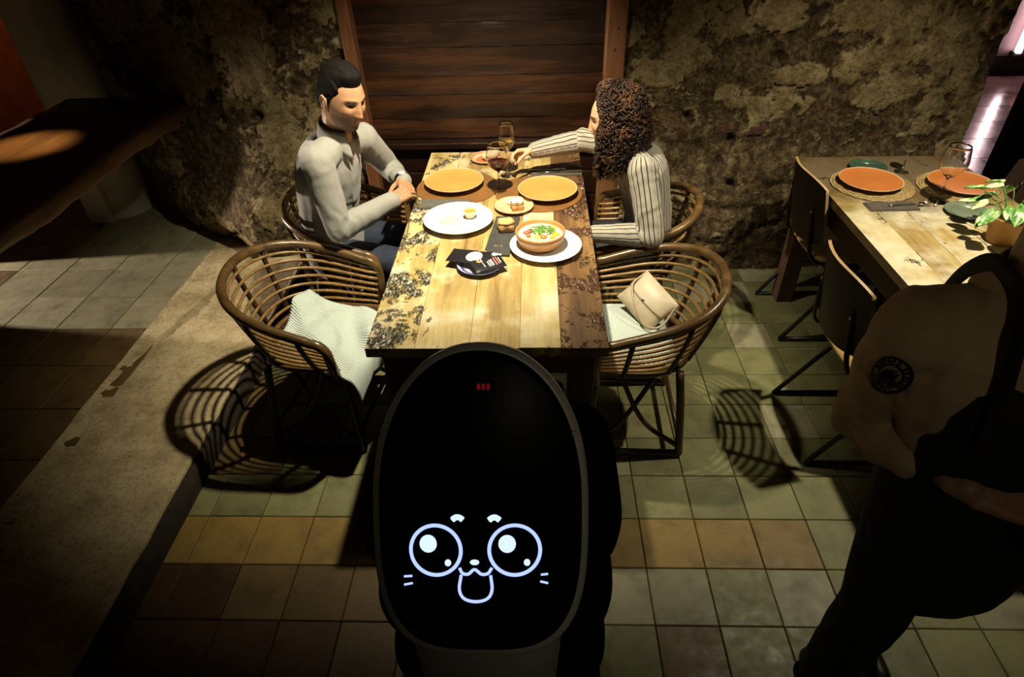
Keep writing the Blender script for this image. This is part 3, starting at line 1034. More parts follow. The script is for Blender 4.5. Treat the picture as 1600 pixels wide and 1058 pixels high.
bag.scale = (0.8, 0.8, 0.8)
cushion(0.125, 0.095, 0.036).build('body', BAG, bag, smooth=True)
V = np.zeros((20, 14, 3))
for a, u in enumerate(np.linspace(-1, 1, 20)):
    for q, w in enumerate(np.linspace(0, 1, 14)):
        yy = 0.097 - 0.118 * w * (1 - 0.10 * u * u)
        ed = ((1 - min(1, abs(0.98 * u)) ** 2.6) * (1 - min(1, abs(yy) / 0.1) ** 2.6)) ** 0.5
        V[a, q] = (0.124 * u, yy, 0.036 * ed + 0.005)
MB().sheet(V, 0.003).build('flap', BAG, bag, smooth=True)
MB().tube(smooth_path([(-0.11, 0.09, 0.012), (-0.10, 0.0, 0.044), (0.0, -0.055, 0.056), (0.10, -0.085, 0.035), (0.15, -0.03, 0.01), (0.118, 0.09, 0.01)], 50), 0.0055, 8, flat=0.5).build('strap', BAGD, bag, smooth=True)
MB().sphere((0.0, -0.012, 0.046), (0.007, 0.007, 0.003), 12, 8).build('clasp', plain('brass_clasp', (0.6, 0.45, 0.2), 0.25, metal=1.0), bag, smooth=True)

# ------------------------------------------------------------------ plywood chairs on metal sled frames at the right table
PLY = wood('plywood_seat', (0.30, 0.17, 0.055), (0.46, 0.29, 0.11), (0.58, 0.40, 0.18), 'X', 0.7, 0.38, 0.1).m
PLYB = wood('plywood_back_dark', (0.016, 0.007, 0.004), (0.036, 0.015, 0.007), (0.06, 0.027, 0.012), 'Z', 0.7, 0.55, 0.1).m
PLYE = plain('plywood_edge', (0.42, 0.27, 0.13), 0.5)
TUBE = plain('black_metal_tube', (0.010, 0.010, 0.010), 0.35, metal=0.3)


def make_ply():
    c = thing('plywood_chair', 'x', 'chair')
    # back: curved panel with a pale cut edge
    n, m = 22, 12
    F = np.zeros((n, m, 3))
    for a, u in enumerate(np.linspace(-1, 1, n)):
        for q, w in enumerate(np.linspace(0, 1, m)):
            y = 0.20 * u * (1 - 0.06 * w) * (1 if True else 1)
            z = 0.50 + 0.32 * w - 0.035 * (abs(u) ** 3) * (w - 0.5) * 2
            x = -0.225 - 0.05 * w + 0.055 * u * u - 0.02
            F[a, q] = (x, y, z)
    th = 0.011
    Bk = F.copy(); Bk[..., 0] -= th
    b = MB()
    f = MB().sheet(F).f
    b.add(F.reshape(-1, 3), f); b.add(Bk.reshape(-1, 3), [x[::-1] for x in f])
    b.build('backrest', PLYB, c, smooth=True)
    rim = [(i, 0) for i in range(n)] + [(n - 1, j) for j in range(1, m)] + [(i, m - 1) for i in range(n - 2, -1, -1)] + [(0, j) for j in range(m - 2, 0, -1)]
    v, fe = [], []
    for (i, j) in rim:
        v += [F[i, j] + (0.0006, 0, 0), Bk[i, j] - (0.0006, 0, 0)]
    k = len(rim)
    for i in range(k):
        j = (i + 1) % k
        fe.append((2 * i, 2 * j, 2 * j + 1, 2 * i + 1))
    MB().add(v, fe).build('back_edge', PLYE, c, smooth=True)
    # seat
    n, m = 22, 20
    V = np.zeros((n, m, 3))
    for a, u in enumerate(np.linspace(-1, 1, n)):
        for q, w in enumerate(np.linspace(-1, 1, m)):
            rr = (1 - 0.10 * abs(w) ** 4)
            V[a, q] = (0.205 * u * rr, 0.20 * w * (1 - 0.10 * abs(u) ** 4), 0.45 - 0.012 * (1 - w * w) * (u < 0.6) - (0.02 * ((u - 0.6) / 0.4) ** 2 if u > 0.6 else 0))
    MB().sheet(V, 0.012).build('seat', PLY, c, smooth=True)
    for s in (-1, 1):
        p = [(-0.255, s * 0.13, 0.70), (-0.235, s * 0.15, 0.50), (-0.20, s * 0.17, 0.432), (-0.12, s * 0.19, 0.425), (0.0, s * 0.19, 0.425)]
        MB().tube(smooth_path(p, 22), 0.010, 8).build('back_tube', TUBE, c, smooth=True)
        q = [(0.0, s * 0.19, 0.425), (-0.27, s * 0.203, 0.014), (0.20, s * 0.203, 0.014), (0.15, s * 0.19, 0.425), (0.0, s * 0.19, 0.425)]
        b = MB()
        for p0, p1 in zip(q[:-1], q[1:]):
            b.tube([p0, p1], 0.010, 8)
        for p0 in q[1:4]:
            b.sphere(p0, 0.0102, 8, 6)
        b.build('sled_leg', TUBE, c, smooth=True)
        MB().sphere((-0.262, s * 0.13, 0.66), (0.004, 0.007, 0.007), 10, 6).build('screw', plain('steel_screw', (0.6, 0.58, 0.52), 0.3, metal=1.0), c, smooth=True)
    return c


pc = make_ply()
pc.location = (1.33, 1.87, 0); pc.rotation_euler = (0, 0, 0.0)
tag(pc, 'plywood chair with its seat lit, beside the waiter', 'chair', 'plywood chairs at the right table')
dup(pc, (1.475, 2.665, 0), 0.0, 'dark plywood chair near the stone wall at the right table')
dup(pc, (1.98, 2.58, 0), math.pi + 0.1, 'dark wooden chair across the right table by the pink passage')
# ------------------------------------------------------------------ tableware
TZ = 0.7505
ORANGE = plain('orange_glaze', (0.62, 0.27, 0.065), 0.42, 0.10, 6)
ORANGE2 = plain('deep_orange_glaze', (0.50, 0.155, 0.035), 0.42, 0.10, 6)
RIMC = plain('pale_terracotta_rim', (0.62, 0.42, 0.26), 0.5)
WHITEC = plain('white_porcelain', (0.74, 0.73, 0.71), 0.25, 0.02)
BROWNM = plain('brown_leather_mat', (0.21, 0.095, 0.028), 0.35, 0.2, 12)
GREEN_D = plain('dark_green_glaze', (0.045, 0.085, 0.055), 0.3, 0.2, 9)
GREEN_L = plain('sage_green_glaze', (0.17, 0.21, 0.14), 0.35, 0.2, 9)
SLATE = plain('slate_black', (0.045, 0.045, 0.042), 0.55, 0.2, 20, 0.1)
NAPK = plain('brown_grey_napkin', (0.085, 0.068, 0.05), 0.8, 0.15, 40, 0.1)
STEEL = plain('cutlery_steel', (0.62, 0.60, 0.55), 0.22, metal=1.0)
BREAD = plain('bread_crust', (0.55, 0.33, 0.12), 0.8, 0.35, 40, 0.5)
CREAM = plain('cream_topping', (0.80, 0.76, 0.66), 0.6, 0.06, 30, 0.3)

t = NT('clear_glass'); t.set(Base_Color=(1, 1, 1), Roughness=0.02, IOR=1.45, Transmission_Weight=1.0)
GLASS = t.m
t = NT('white_wine'); t.set(Base_Color=(0.93, 0.75, 0.30), Roughness=0.0, IOR=1.33, Transmission_Weight=0.9)
WINE_W = t.m
t = NT('red_wine'); t.set(Base_Color=(0.08, 0.004, 0.006), Roughness=0.03, IOR=1.33, Transmission_Weight=0.3)
WINE_R = t.m


def plate(name, label, loc, R, h, mats, group=None, foot=0.55, sy=1.0, n=56, flat=0.8, cat='plate'):
    p = thing(name, label, cat, loc, 0, group)
    MB().lathe([(0, 0.0), (R * foot, 0.0), (R * foot, 0.004), (R * 0.93, h * 0.72), (R, h), (R * 0.985, h + 0.002), (R * 0.965, h - 0.0005)], n, sy=sy).build('rim', mats[1], p, smooth=True)
    MB().lathe([(R * 0.967, h - 0.0005), (R * 0.9, h - 0.004), (R * flat, h - 0.0085), (R * 0.5, h - 0.0105), (R * 0.2, h - 0.011), (0, h - 0.011)], n, sy=sy).build('dish', mats[0], p, smooth=True)
    return p


g1 = 'orange dinner plates'
plate('dinner_plate', 'orange plate in front of the man in the pale shirt', (-0.362, 2.655, TZ + 0.004), 0.134, 0.026, (ORANGE, RIMC), g1)
plate('dinner_plate', 'orange plate in front of the woman in the striped shirt', (0.058, 2.555, TZ + 0.004), 0.130, 0.026, (ORANGE, RIMC), g1)
plate('dinner_plate', 'orange plate nearest the stone wall on the right table', (1.462, 2.605, TZ + 0.007), 0.130, 0.022, (ORANGE2, RIMC), g1)
plate('dinner_plate', 'orange plate behind the wine glass on the right table', (1.825, 2.565, TZ + 0.007), 0.130, 0.022, (ORANGE2, RIMC), g1)


def mat_round(label, loc, R, mat, woven=False):
    if not woven:
        o = MB().lathe([(0, 0), (R, 0), (R + 0.001, 0.0015), (R, 0.003), (0, 0.003)], 64).build('placemat', mat, smooth=False)
        o.location = loc
        return tag(o, label, 'placemat', 'placemats')
    p = thing('placemat', label, 'placemat', loc, 0, 'placemats')
    MB().lathe([(0, 0), (R, 0), (R, 0.003), (0, 0.003)], 48).build('backing', mat, p)
    for k in range(9):
        r = R * (0.42 + 0.58 * k / 8)
        nseg = max(24, int(r * 420))
        a = np.linspace(0, 2 * math.pi, nseg, endpoint=False)
        z = 0.0035 + 0.0016 * np.sin(a * int(nseg / 4.0))
        MB().tube(np.stack([r * np.cos(a), r * np.sin(a), z], 1), 0.0042, 6, closed=True).build('coil', mat, p, smooth=True)
    return p


STRAW = plain('straw_weave', (0.36, 0.25, 0.10), 0.7, 0.4, 90, 0.4)
mat_round('round brown placemat under the plate before the man', (-0.345, 2.635, TZ), 0.185, BROWNM)
mat_round('round brown placemat under the plate before the woman', (0.02, 2.565, TZ), 0.19, BROWNM)
mat_round('woven straw placemat under the plate nearest the stone wall', (1.47, 2.60, TZ), 0.165, STRAW, True)
mat_round('woven straw placemat under the orange plate behind the wine glass', (1.825, 2.56, TZ), 0.165, STRAW, True)

# white plate with a dumpling and a small cup of sauce
plate('serving_plate', 'white round plate with a small sauce cup beside the man', (-0.309, 2.293, TZ), 0.143, 0.024, (WHITEC, WHITEC), 'white serving plates', 0.5)
cup = thing('sauce_cup', 'small white cup of amber sauce on the white plate', 'cup', (-0.262, 2.315, TZ + 0.0125))
MB().lathe([(0, 0), (0.018, 0), (0.0285, 0.033), (0.0265, 0.033), (0.0255, 0.026)], 28).build('cup_body', plain('cup_cream', (0.72, 0.60, 0.42), 0.35), cup, smooth=True)
MB().lathe([(0.0257, 0.027), (0, 0.0275)], 28).build('sauce', plain('amber_sauce', (0.55, 0.27, 0.05), 0.2), cup, smooth=True)
b = MB()
n = 40
V = np.zeros((n, 20, 3))
prof = np.linspace(0, math.pi / 2, 20)
for a, q in enumerate(np.linspace(0, 2 * math.pi, n)):
    for k, w in enumerate(prof):
        r = math.cos(w)
        rr = (1 + 0.10 * math.sin(6 * q) + 0.06 * math.sin(11 * q + 1)) * r
        V[a, k] = (0.040 * rr * math.cos(q), 0.030 * rr * math.sin(q), 0.017 * math.sin(w) * (1 + 0.2 * math.sin(3 * q)))
o = b.sheet(V).build('dumpling', plain('pale_dumpling', (0.68, 0.62, 0.40), 0.55, 0.12, 30, 0.3), smooth=True)
o.location = (-0.345, 2.285, TZ + 0.0127); o.rotation_euler = (0, 0, 0.9)
tag(o, 'pale lumpy flatbread piece lying on the white plate', 'food')

# small terracotta plate with a bite
plate('side_plate', 'small terracotta plate with a cream topped bite', (-0.086, 2.42, TZ), 0.083, 0.015, (plain('peach_glaze', (0.66, 0.40, 0.21), 0.45, 0.06, 8), RIMC), 'small side plates', 0.55)


def canape(label, loc, s=1.0, rz=0.3, top=True):
    p = thing('canape', label, 'food', loc, rz, 'bites of bread')
    b = MB()
    n, m = 36, 14
    V = np.zeros((n, m, 3))
    for a, q in enumerate(np.linspace(0, 2 * math.pi, n)):
        for k, w in enumerate(np.linspace(0, 1, m)):
            e = 0.8 + 0.2 * math.sin(min(w * 1.25, 1) * math.pi) ** 0.5 if w < 0.8 else math.cos((w - 0.8) / 0.2 * math.pi / 2) ** 0.6
            c, sn = math.cos(q), math.sin(q)
            d = 1.0 / (abs(c) ** 3.2 + abs(sn) ** 3.2) ** (1 / 3.2)
            lump = 1 + 0.06 * math.sin(5 * q + 3 * w)
            V[a, k] = (0.029 * s * d * c * e * lump, 0.027 * s * d * sn * e * lump, 0.034 * s * min(1, w / 0.9))
    b.sheet(V).build('bun', BREAD, p, smooth=True)
    if top:
        b = MB()
        for k in range(7):
            a = k * 0.9
            b.sphere((0.014 * s * math.cos(a) * (k > 0), 0.012 * s * math.sin(a) * (k > 0), 0.036 * s + 0.003 * (k % 2)), (0.014 * s, 0.013 * s, 0.009 * s), 12, 8)
        b.build('topping', CREAM, p, smooth=True)
    return p


canape('round bread bite with white cream on the small terracotta plate', (-0.072, 2.405, TZ + 0.0045), 0.95)
bt = MB().sphere((0, 0, 0.008), (0.022, 0.017, 0.012), 14, 10).build('cream_dab', CREAM, smooth=True)
bt.location = (-0.095, 2.452, TZ + 0.0045)
tag(bt, 'dab of white cream behind the bread bite', 'food')
# far terracotta plate with bread behind the glasses
plate('side_plate', 'terracotta plate with bread behind the wine glasses', (-0.235, 2.955, TZ), 0.078, 0.015, (plain('rust_glaze', (0.50, 0.17, 0.06), 0.4), RIMC), 'small side plates', 0.55)
b = MB().sphere((0, 0, 0.022), (0.042, 0.030, 0.024), 18, 12).sphere((0.03, 0.012, 0.02), (0.03, 0.022, 0.02), 14, 10)
o = b.build('bread_roll', plain('pale_bread', (0.52, 0.42, 0.26), 0.85, 0.2, 30, 0.3), smooth=True)
o.location = (-0.215, 2.95, TZ + 0.003); o.rotation_euler = (0, 0, 0.4)
tag(o, 'pale bread roll on the terracotta plate behind the glasses', 'food')

# slate board with a pastry and gold marks
sb = thing('slate_board', 'narrow black slate board with a glazed pastry on it', 'board', (-0.125, 2.175, TZ), -0.115)
MB().box((0, 0, 0.004), (0.098, 0.31, 0.008)).build('slab', SLATE, sb, bevel=0.0015)
GOLD = plain('gold_print', (0.45, 0.35, 0.12), 0.4)
for (x, y, w, h) in ((-0.016, -0.092, 0.002, 0.008), (-0.011, -0.092, 0.006, 0.002), (-0.011, -0.088, 0.006, 0.0016), (-0.002, -0.092, 0.006, 0.002), (0.010, -0.092, 0.002, 0.010), (0.010, -0.087, 0.008, 0.002)):
    MB().box((x, y, 0.0082), (w, h, 0.0006)).build('lettering', GOLD, sb)
pa = canape('golden glazed pastry on the black slate board', (-0.112, 2.215, TZ + 0.008), 1.18, 0.2, False)
b = MB()
for k in range(9):
    a = k * 2.4
    b.sphere((0.020 * math.cos(a) * (k / 9) ** .5, 0.018 * math.sin(a) * (k / 9) ** .5, 0.038), (0.012, 0.012, 0.005), 10, 6)
b.build('glaze', plain('pastry_glaze', (0.62, 0.42, 0.16), 0.3, 0.3, 60), pa, smooth=True)

# casserole on a white plate
plate('serving_plate', 'white plate under the terracotta casserole dish', (0.042, 2.075, TZ), 0.136, 0.020, (WHITEC, WHITEC), 'white serving plates', 0.55)
CASS = plain('terracotta_glaze', (0.47, 0.225, 0.08), 0.30, 0.15, 8)
cs = thing('casserole_dish', 'brown terracotta casserole of soup with green garnish', 'dish', (0.022, 2.095, TZ + 0.010))
MB().lathe([(0, 0), (0.066, 0), (0.082, 0.010), (0.092, 0.040), (0.095, 0.056), (0.090, 0.058), (0.086, 0.052), (0.083, 0.040), (0.0, 0.036)], 56).build('bowl', CASS, cs, smooth=True)
t = NT('creamy_soup'); v = t.coord()
t.set(Base_Color=t.ramp(t.noise(v, 26, 4, 0.6), [(0.36, (0.45, 0.30, 0.07)), (0.5, (0.72, 0.64, 0.40)), (0.62, (0.80, 0.75, 0.58))]), Roughness=0.3)
b = MB()
pts = [(0.0835, 0.042)] + [(0.0835 * s, 0.0425 + 0.002 * math.sin(9 * s)) for s in (0.8, 0.6, 0.4, 0.2)] + [(0, 0.044)]
b.lathe(pts, 48).build('soup', t.m, cs, smooth=True)
LEAFG = plain('herb_green', (0.13, 0.30, 0.045), 0.5, 0.4, 60)
b = MB()
for k in range(70):
    a, r = RNG.uniform(0, 6.28), 0.045 * math.sqrt(RNG.uniform(0, 1))
    cx, cy = 0.008 + r * math.cos(a), 0.018 + 0.75 * r * math.sin(a)
    q = RNG.uniform(0, 3.14)
    L = RNG.uniform(0.006, 0.014)
    p0 = np.array([cx - L * math.cos(q), cy - L * math.sin(q), 0.046 + RNG.uniform(0, .006)])
    p1 = np.array([cx + L * math.cos(q), cy + L * math.sin(q), 0.046 + RNG.uniform(0, .008)])
    b.tube([p0, (p0 + p1) / 2 + (0, 0, 0.003), p1], [0.0008, 0.0022, 0.0008], 5)
tag(b.build('herbs', LEAFG, cs), kind='stuff')
EGG = plain('egg_yolk', (0.80, 0.42, 0.03), 0.3)
HAMC = plain('ham_piece', (0.42, 0.11, 0.07), 0.4, 0.3, 60)
TOMC = plain('tomato_piece', (0.62, 0.19, 0.04), 0.35)
for (x, y, r, m, nm) in ((0.058, -0.012, 0.015, EGG, 'yolk'), (-0.052, 0.005, 0.014, HAMC, 'ham_piece'), (-0.040, 0.016, 0.012, HAMC, 'ham_piece'), (0.012, -0.030, 0.013, TOMC, 'tomato_piece'), (-0.045, -0.020, 0.010, TOMC, 'tomato_piece'), (0.045, -0.035, 0.011, EGG, 'yolk')):
    MB().sphere((x, y, 0.044), (r, r * 0.9, 0.008), 14, 8).build(nm, m, cs, smooth=True)

# saucer with wrapped packets
SAUC = plate('saucer', 'blue rimmed white saucer holding printed sachets', (-0.198, 1.945, TZ), 0.085, 0.017, (WHITEC, plain('blue_rim', (0.10, 0.09, 0.28), 0.3)), None, 0.5)
BLK = plain('sachet_black', (0.018, 0.016, 0.018), 0.25, 0.2)
WHT = plain('sachet_white', (0.80, 0.78, 0.76), 0.35, 0.04)
PNK = plain('print_pink', (0.75, 0.20, 0.20), 0.4)
ORG = plain('print_orange', (0.75, 0.32, 0.10), 0.4)


def sachet(label, loc, eul, sx, sy, main, prints):
    s = thing('sachet', label, 'sachet', loc, 0, 'wrapped sachets on the saucer')
    s.rotation_euler = eul
    cushion(sx, sy, 0.0045, 16, 3.0).build('wrapper', main, s, smooth=True)
    for (x, y, w, h, m, nm) in prints:
        if nm == 'disc':
            MB().lathe([(0, 0.0062), (w, 0.0050), (w, 0.0035), (0, 0.0045)], 24, c=(x, y, 0)).build('printed_disc', m, s, smooth=True)
        else:
            MB().box((x, y, 0.0042), (w, h, 0.0022)).build('lettering', m, s)
    return s


sachet('black sachet with a big pale disc sticking out of the saucer', (-0.237, 1.965, TZ + 0.033), (math.radians(4), math.radians(-4), math.radians(-18)), 0.078, 0.042, BLK,
       [(0.022, -0.004, 0.031, 0, WHT, 'disc'), (0.045, -0.034, 0.03, 0.012, ORG, 'bar'), (0.04, 0.035, 0.03, 0.006, ORG, 'bar')])
sachet('black sachet with white and pink lettering on the saucer', (-0.165, 1.918, TZ + 0.030), (math.radians(10), math.radians(3), math.radians(28)), 0.060, 0.034, BLK,
       [(-0.020, 0.006, 0.004, 0.05, plain('print_grey', (0.55, 0.6, 0.55), 0.4), 'bar'), (-0.002, -0.004, 0.004, 0.034, WHT, 'bar'), (0.006, -0.004, 0.004, 0.034, WHT, 'bar'), (0.014, -0.002, 0.005, 0.034, WHT, 'bar'), (0.026, 0.0, 0.005, 0.040, PNK, 'bar'), (0.036, 0.002, 0.004, 0.040, PNK, 'bar'), (0.044, 0.002, 0.003, 0.03, WHT, 'bar')])
sachet('small white sachet at the back of the saucer', (-0.172, 1.985, TZ + 0.024), (math.radians(-6), 0, math.radians(-14)), 0.046, 0.028, WHT, [])


# napkins and cutlery
def napkin(label, loc, rz, sx, sy, mat=NAPK):
    n = thing('napkin', label, 'napkin', loc, rz, 'folded cloth napkins')
    MB().box((0, 0, 0.002), (sx, sy, 0.004)).build('cloth', mat, n, bevel=0.001)
    MB().box((0.004, 0.003, 0.0052), (sx * 0.97, sy * 0.94, 0.0024)).build('fold', mat, n, bevel=0.001)
    return n


napkin('dark grey folded napkin between the white plate and the man', (-0.385, 2.462, TZ), -0.02, 0.21, 0.085, plain('grey_napkin', (0.10, 0.092, 0.075), 0.8, 0.15, 40, 0.1))
napkin('brown folded napkin beside the woman behind her plate', (0.10, 2.79, TZ), 0.02, 0.24, 0.085)
napkin('brown folded napkin under a fork on the right table', (1.462, 2.39, TZ), 0.02, 0.20, 0.075)


def fork(label, loc, rz, L=0.18):
    f = thing('fork', label, 'fork', loc, rz, 'forks')
    MB().tube(smooth_path([(-L / 2, 0, 0.003), (-L * 0.1, 0, 0.005), (L * 0.22, 0, 0.004)], 12), [0.0045] * 4 + [0.0028] * 8, 8, flat=0.5).build('handle', STEEL, f, smooth=True)
    MB().sphere((L * 0.28, 0, 0.005), (L * 0.08, 0.011, 0.0025), 14, 8).build('head', STEEL, f, smooth=True)
    for s in (-1.5, -.5, .5, 1.5):
        MB().tube([(L * 0.31, s * 0.0052, 0.005), (L * 0.42, s * 0.0056, 0.008), (L * 0.5, s * 0.005, 0.008)], 0.0013, 5).build('tine', STEEL, f, smooth=True)
    return f


def knife(label, loc, rz, L=0.21):
    k = thing('knife', label, 'knife', loc, rz, 'knives')
    MB().tube([(-L / 2, 0, 0.004), (0, 0, 0.004)], 0.0048, 8, flat=0.6).build('handle', STEEL, k, smooth=True)
    b = [(0, -0.006, 0.003), (L * 0.42, -0.008, 0.003), (L * 0.5, 0.004, 0.003), (L * 0.4, 0.008, 0.003), (0, 0.006, 0.003)]
    MB().poly(b, 0.0016).build('blade', STEEL, k)
    return k


fork('steel fork on the napkin on the right table', (1.535, 2.392, TZ + 0.007), 0.1)
fork('steel fork on the napkin behind the woman\'s plate', (0.06, 2.80, TZ + 0.007), 0.02)
knife('steel knife on the napkin behind the woman\'s plate', (0.12, 2.773, TZ + 0.007), 0.03)
knife('steel knife lying on the right table near the green saucer', (1.70, 2.47, TZ + 0.001), 0.9)


# glasses
def glass(label, loc, H, Rb, bowl_h, liquid=None, fill=0.4, foot=0.036, stem=0.0038):
    g = thing('wine_glass', label, 'glass', loc, 0, 'stemmed wine glasses')
    z0 = H - bowl_h
    prof = [(0, 0), (foot, 0.0), (foot, 0.002), (foot * 0.4, 0.005), (stem, 0.012), (stem, z0 - 0.006)]
    out = []
    for s in np.linspace(0.02, 1, 16):
        r = Rb * (math.sin(min(1, s / 0.52) * math.pi / 2) ** 0.75) * (1 - 0.26 * max(0, (s - 0.45) / 0.55) ** 1.6)
        out.append((max(r, stem), z0 + bowl_h * s))
    inn = [(max(r - 0.0012, 0.0), z + 0.0015) for r, z in out[1:]][::-1]
    inn[0] = (out[-1][0] - 0.0012, out[-1][1])
    MB().lathe(prof + out + inn + [(0, inn[-1][1] - 0.002)], 40).build('glass_body', GLASS, g, smooth=True)
    if liquid:
        lv = [(r - 0.0018, z) for r, z in out if (z - z0) / bowl_h <= fill and r > 0.006]
        MB().lathe([(0, lv[0][1] - 0.001)] + [(max(0.001, r), z) for r, z in lv] + [(0, lv[-1][1] + 0.0002)], 36).build('wine', liquid, g, smooth=True)
    return g


glass('big round glass of red wine standing between the orange plates', (-0.156, 2.595, TZ), 0.215, 0.054, 0.125, WINE_R, 0.36, 0.042)
glass('tall glass of white wine the woman holds by the stem', (-0.125, 2.765, TZ), 0.245, 0.040, 0.135, WINE_W, 0.42, 0.034)
glass('empty tall wine glass between the orange plates on the right table', (1.675, 2.44, TZ), 0.235, 0.052, 0.135, None)
glass('small empty glass near the stone wall on the right table', (1.665, 2.745, TZ), 0.16, 0.028, 0.075, None, foot=0.03)

plate('side_plate', 'dark green plate at the wall end of the right table', (1.53, 2.785, TZ), 0.082, 0.014, (GREEN_D, GREEN_D), 'small side plates', 0.6)
plate('side_plate', 'sage green saucer beside the potted plant', (1.727, 2.325, TZ), 0.082, 0.014, (GREEN_L, GREEN_L), 'small side plates', 0.6)

# potted plant
pp = thing('potted_plant', 'variegated leafy plant in a clay pot on the right table', 'plant', (1.728, 2.10, TZ))
MB().lathe([(0, 0), (0.047, 0), (0.064, 0.095), (0.0645, 0.10), (0.058, 0.10), (0.054, 0.083), (0, 0.083)], 40).build('pot', plain('clay_pot', (0.47, 0.23, 0.07), 0.6, 0.18, 14), pp, smooth=True)
MB().lathe([(0.055, 0.086), (0.03, 0.091), (0, 0.092)], 24).build('soil', plain('soil', (0.02, 0.013, 0.008), 0.95, 0.4, 60, 0.5), pp, smooth=True)
t = NT('pothos_leaf'); v = t.coord()
t.set(Base_Color=t.ramp(t.noise(v, 28, 4, 0.6, 0.6), [(0.40, (0.09, 0.24, 0.035)), (0.50, (0.20, 0.40, 0.09)), (0.56, (0.62, 0.68, 0.42))]), Roughness=0.4, Subsurface_Weight=0.0)
POTH = t.m
STEMG = plain('stem_green', (0.12, 0.25, 0.05), 0.5)
for k in range(24):
    az = k * 2.399 + RNG.uniform(-.3, .3)
    el = math.radians(RNG.uniform(15, 78))
    L = RNG.uniform(0.06, 0.135)
    base = np.array([0.02 * math.cos(az), 0.02 * math.sin(az), 0.09])
    tip = base + L * np.array([math.cos(az) * math.cos(el), math.sin(az) * math.cos(el), math.sin(el)])
    s = RNG.uniform(0.030, 0.048)
    n, m = 9, 7
    V = np.zeros((n, m, 3))
    pit = math.radians(RNG.uniform(-50, 5))
    f = np.array([math.cos(az) * math.cos(pit), math.sin(az) * math.cos(pit), math.sin(pit)])
    sd = np.array([-math.sin(az), math.cos(az), 0]); up_ = np.cross(f, sd)
    for a, u in enumerate(np.linspace(0, 1, n)):
        wd = 0.62 * s * (math.sin(math.pi * min(1, u * 0.93 + 0.07)) ** 0.7) * (1.15 - 0.5 * u)
        for q, w in enumerate(np.linspace(-1, 1, m)):
            V[a, q] = tip + f * (s * 1.7 * u) + sd * wd * w + up_ * (0.010 * w * w + 0.02 * s * math.sin(9 * u) - 0.25 * s * u * u)
    MB().sheet(V, 0.0008).build('leaf', POTH, pp, smooth=True)
    MB().tube(smooth_path([base, (base + tip) / 2 + (0, 0, 0.015), tip], 8), 0.0016, 5).build('stem', STEMG, pp, smooth=True)
# dry twig on the table edge near the plant
tw = MB().tube(smooth_path([(-0.04, 0, 0.004), (-0.02, 0.03, 0.03), (0.02, 0.045, 0.03), (0.06, 0.05, 0.012)], 20), 0.002, 6).build('twig', plain('dry_twig', (0.10, 0.06, 0.03), 0.8), smooth=True)
tw.location = (1.66, 1.93, TZ)
tag(tw, 'thin curled twig on the table in front of the plant', 'twig')
# ------------------------------------------------------------------ serving robot
t = NT('robot_black_gloss'); t.set(Base_Color=(0.003, 0.003, 0.0035), Roughness=0.30, Specular_IOR_Level=0.06)
R_BLK = t.m
R_MATT = plain('robot_black_matt', (0.0035, 0.0035, 0.004), 0.85, Specular_IOR_Level=0.15)
R_WHT = plain('robot_white_shell', (0.72, 0.68, 0.62), 0.35, 0.03)
t = NT('display_glow'); t.set(Base_Color=(0, 0, 0), Emission_Color=(0.36, 0.46, 1.0, 1), Emission_Strength=1.55)
GLOW = t.m
t = NT('display_glow_white'); t.set(Base_Color=(0, 0, 0), Emission_Color=(0.62, 0.76, 1.0, 1), Emission_Strength=1.25)
GLOWW = t.m
RB = np.array([-0.094, 0.80, 0.0])
rob = thing('serving_robot', 'white and black serving robot with a glowing cat face screen', 'robot', tuple(RB))
PA, PBt = 0.173, 0.258


def outline(k=1.0, n=96, d=0.0):
    out = []
    for q in np.linspace(0, 2 * math.pi, n, endpoint=False):
        c, s = math.cos(q), math.sin(q)
        e = 2.15 if s > 0 else 3.3
        x = (PA * k + d) * np.sign(c) * abs(c) ** (2 / e)
        y = (PBt * k + d) * np.sign(s) * abs(s) ** (2 / e)
        out.append((x, y))
    return np.array(out)


def loft(rings):
    n = len(rings[0])
    v = np.vstack(rings)
    f = []
    for i in range(len(rings) - 1):
        for c in range(n):
            d = (c + 1) % n
            f.append((i * n + c, i * n + d, (i + 1) * n + d, (i + 1) * n + c))
    f.append(tuple(range(n))[::-1])
    f.append(tuple((len(rings) - 1) * n + c for c in range(n)))
    return MB().add(v, f)


def ring(k, z, d=0.0, oy=0.0):
    o = outline(k, 96, d)
    return np.c_[o[:, 0], o[:, 1] + oy, np.full(len(o), z)]


def place_panel(o):
    o.location = (0, 0.66 - RB[1], 1.067)
    o.rotation_euler = (math.radians(55), 0, 0)
    return o


sh = loft([ring(0.55, -0.17, 0, 0.0), ring(0.80, -0.155), ring(0.94, -0.115), ring(1.0, -0.07, 0.006), ring(1.0, -0.025, 0.012), ring(1.0, -0.006, 0.0105), ring(1.0, 0.0, 0.006), ring(0.99, -0.002, 0.0)])
place_panel(sh.build('head_shell', R_WHT, rob, smooth=True))
panel = MB()
rows = []
PS = [1.0, 0.985, 0.95, 0.9, 0.85, 0.77, 0.7, 0.6, 0.5, 0.4, 0.3, 0.2, 0.1]
PZS = [-0.004] + [0.002 + 0.014 * (1 - q ** 2) for q in PS[1:]]
for s in PS:
    zz = 0.002 + 0.014 * (1 - s ** 2)
    if s == 1.0: zz = -0.004
    rows.append(np.c_[outline(s), np.full(96, zz)])
pm = loft(rows)
panel = place_panel(pm.build('face_screen', R_BLK, rob, smooth=True))


def pz(x, y):
    e = 2.15 if y > 0 else 3.3
    s = ((abs(x) / PA) ** e + (abs(y) / PBt) ** e) ** (1 / e)
    return float(np.interp(s, PS[::-1], PZS[::-1])) + 0.0006


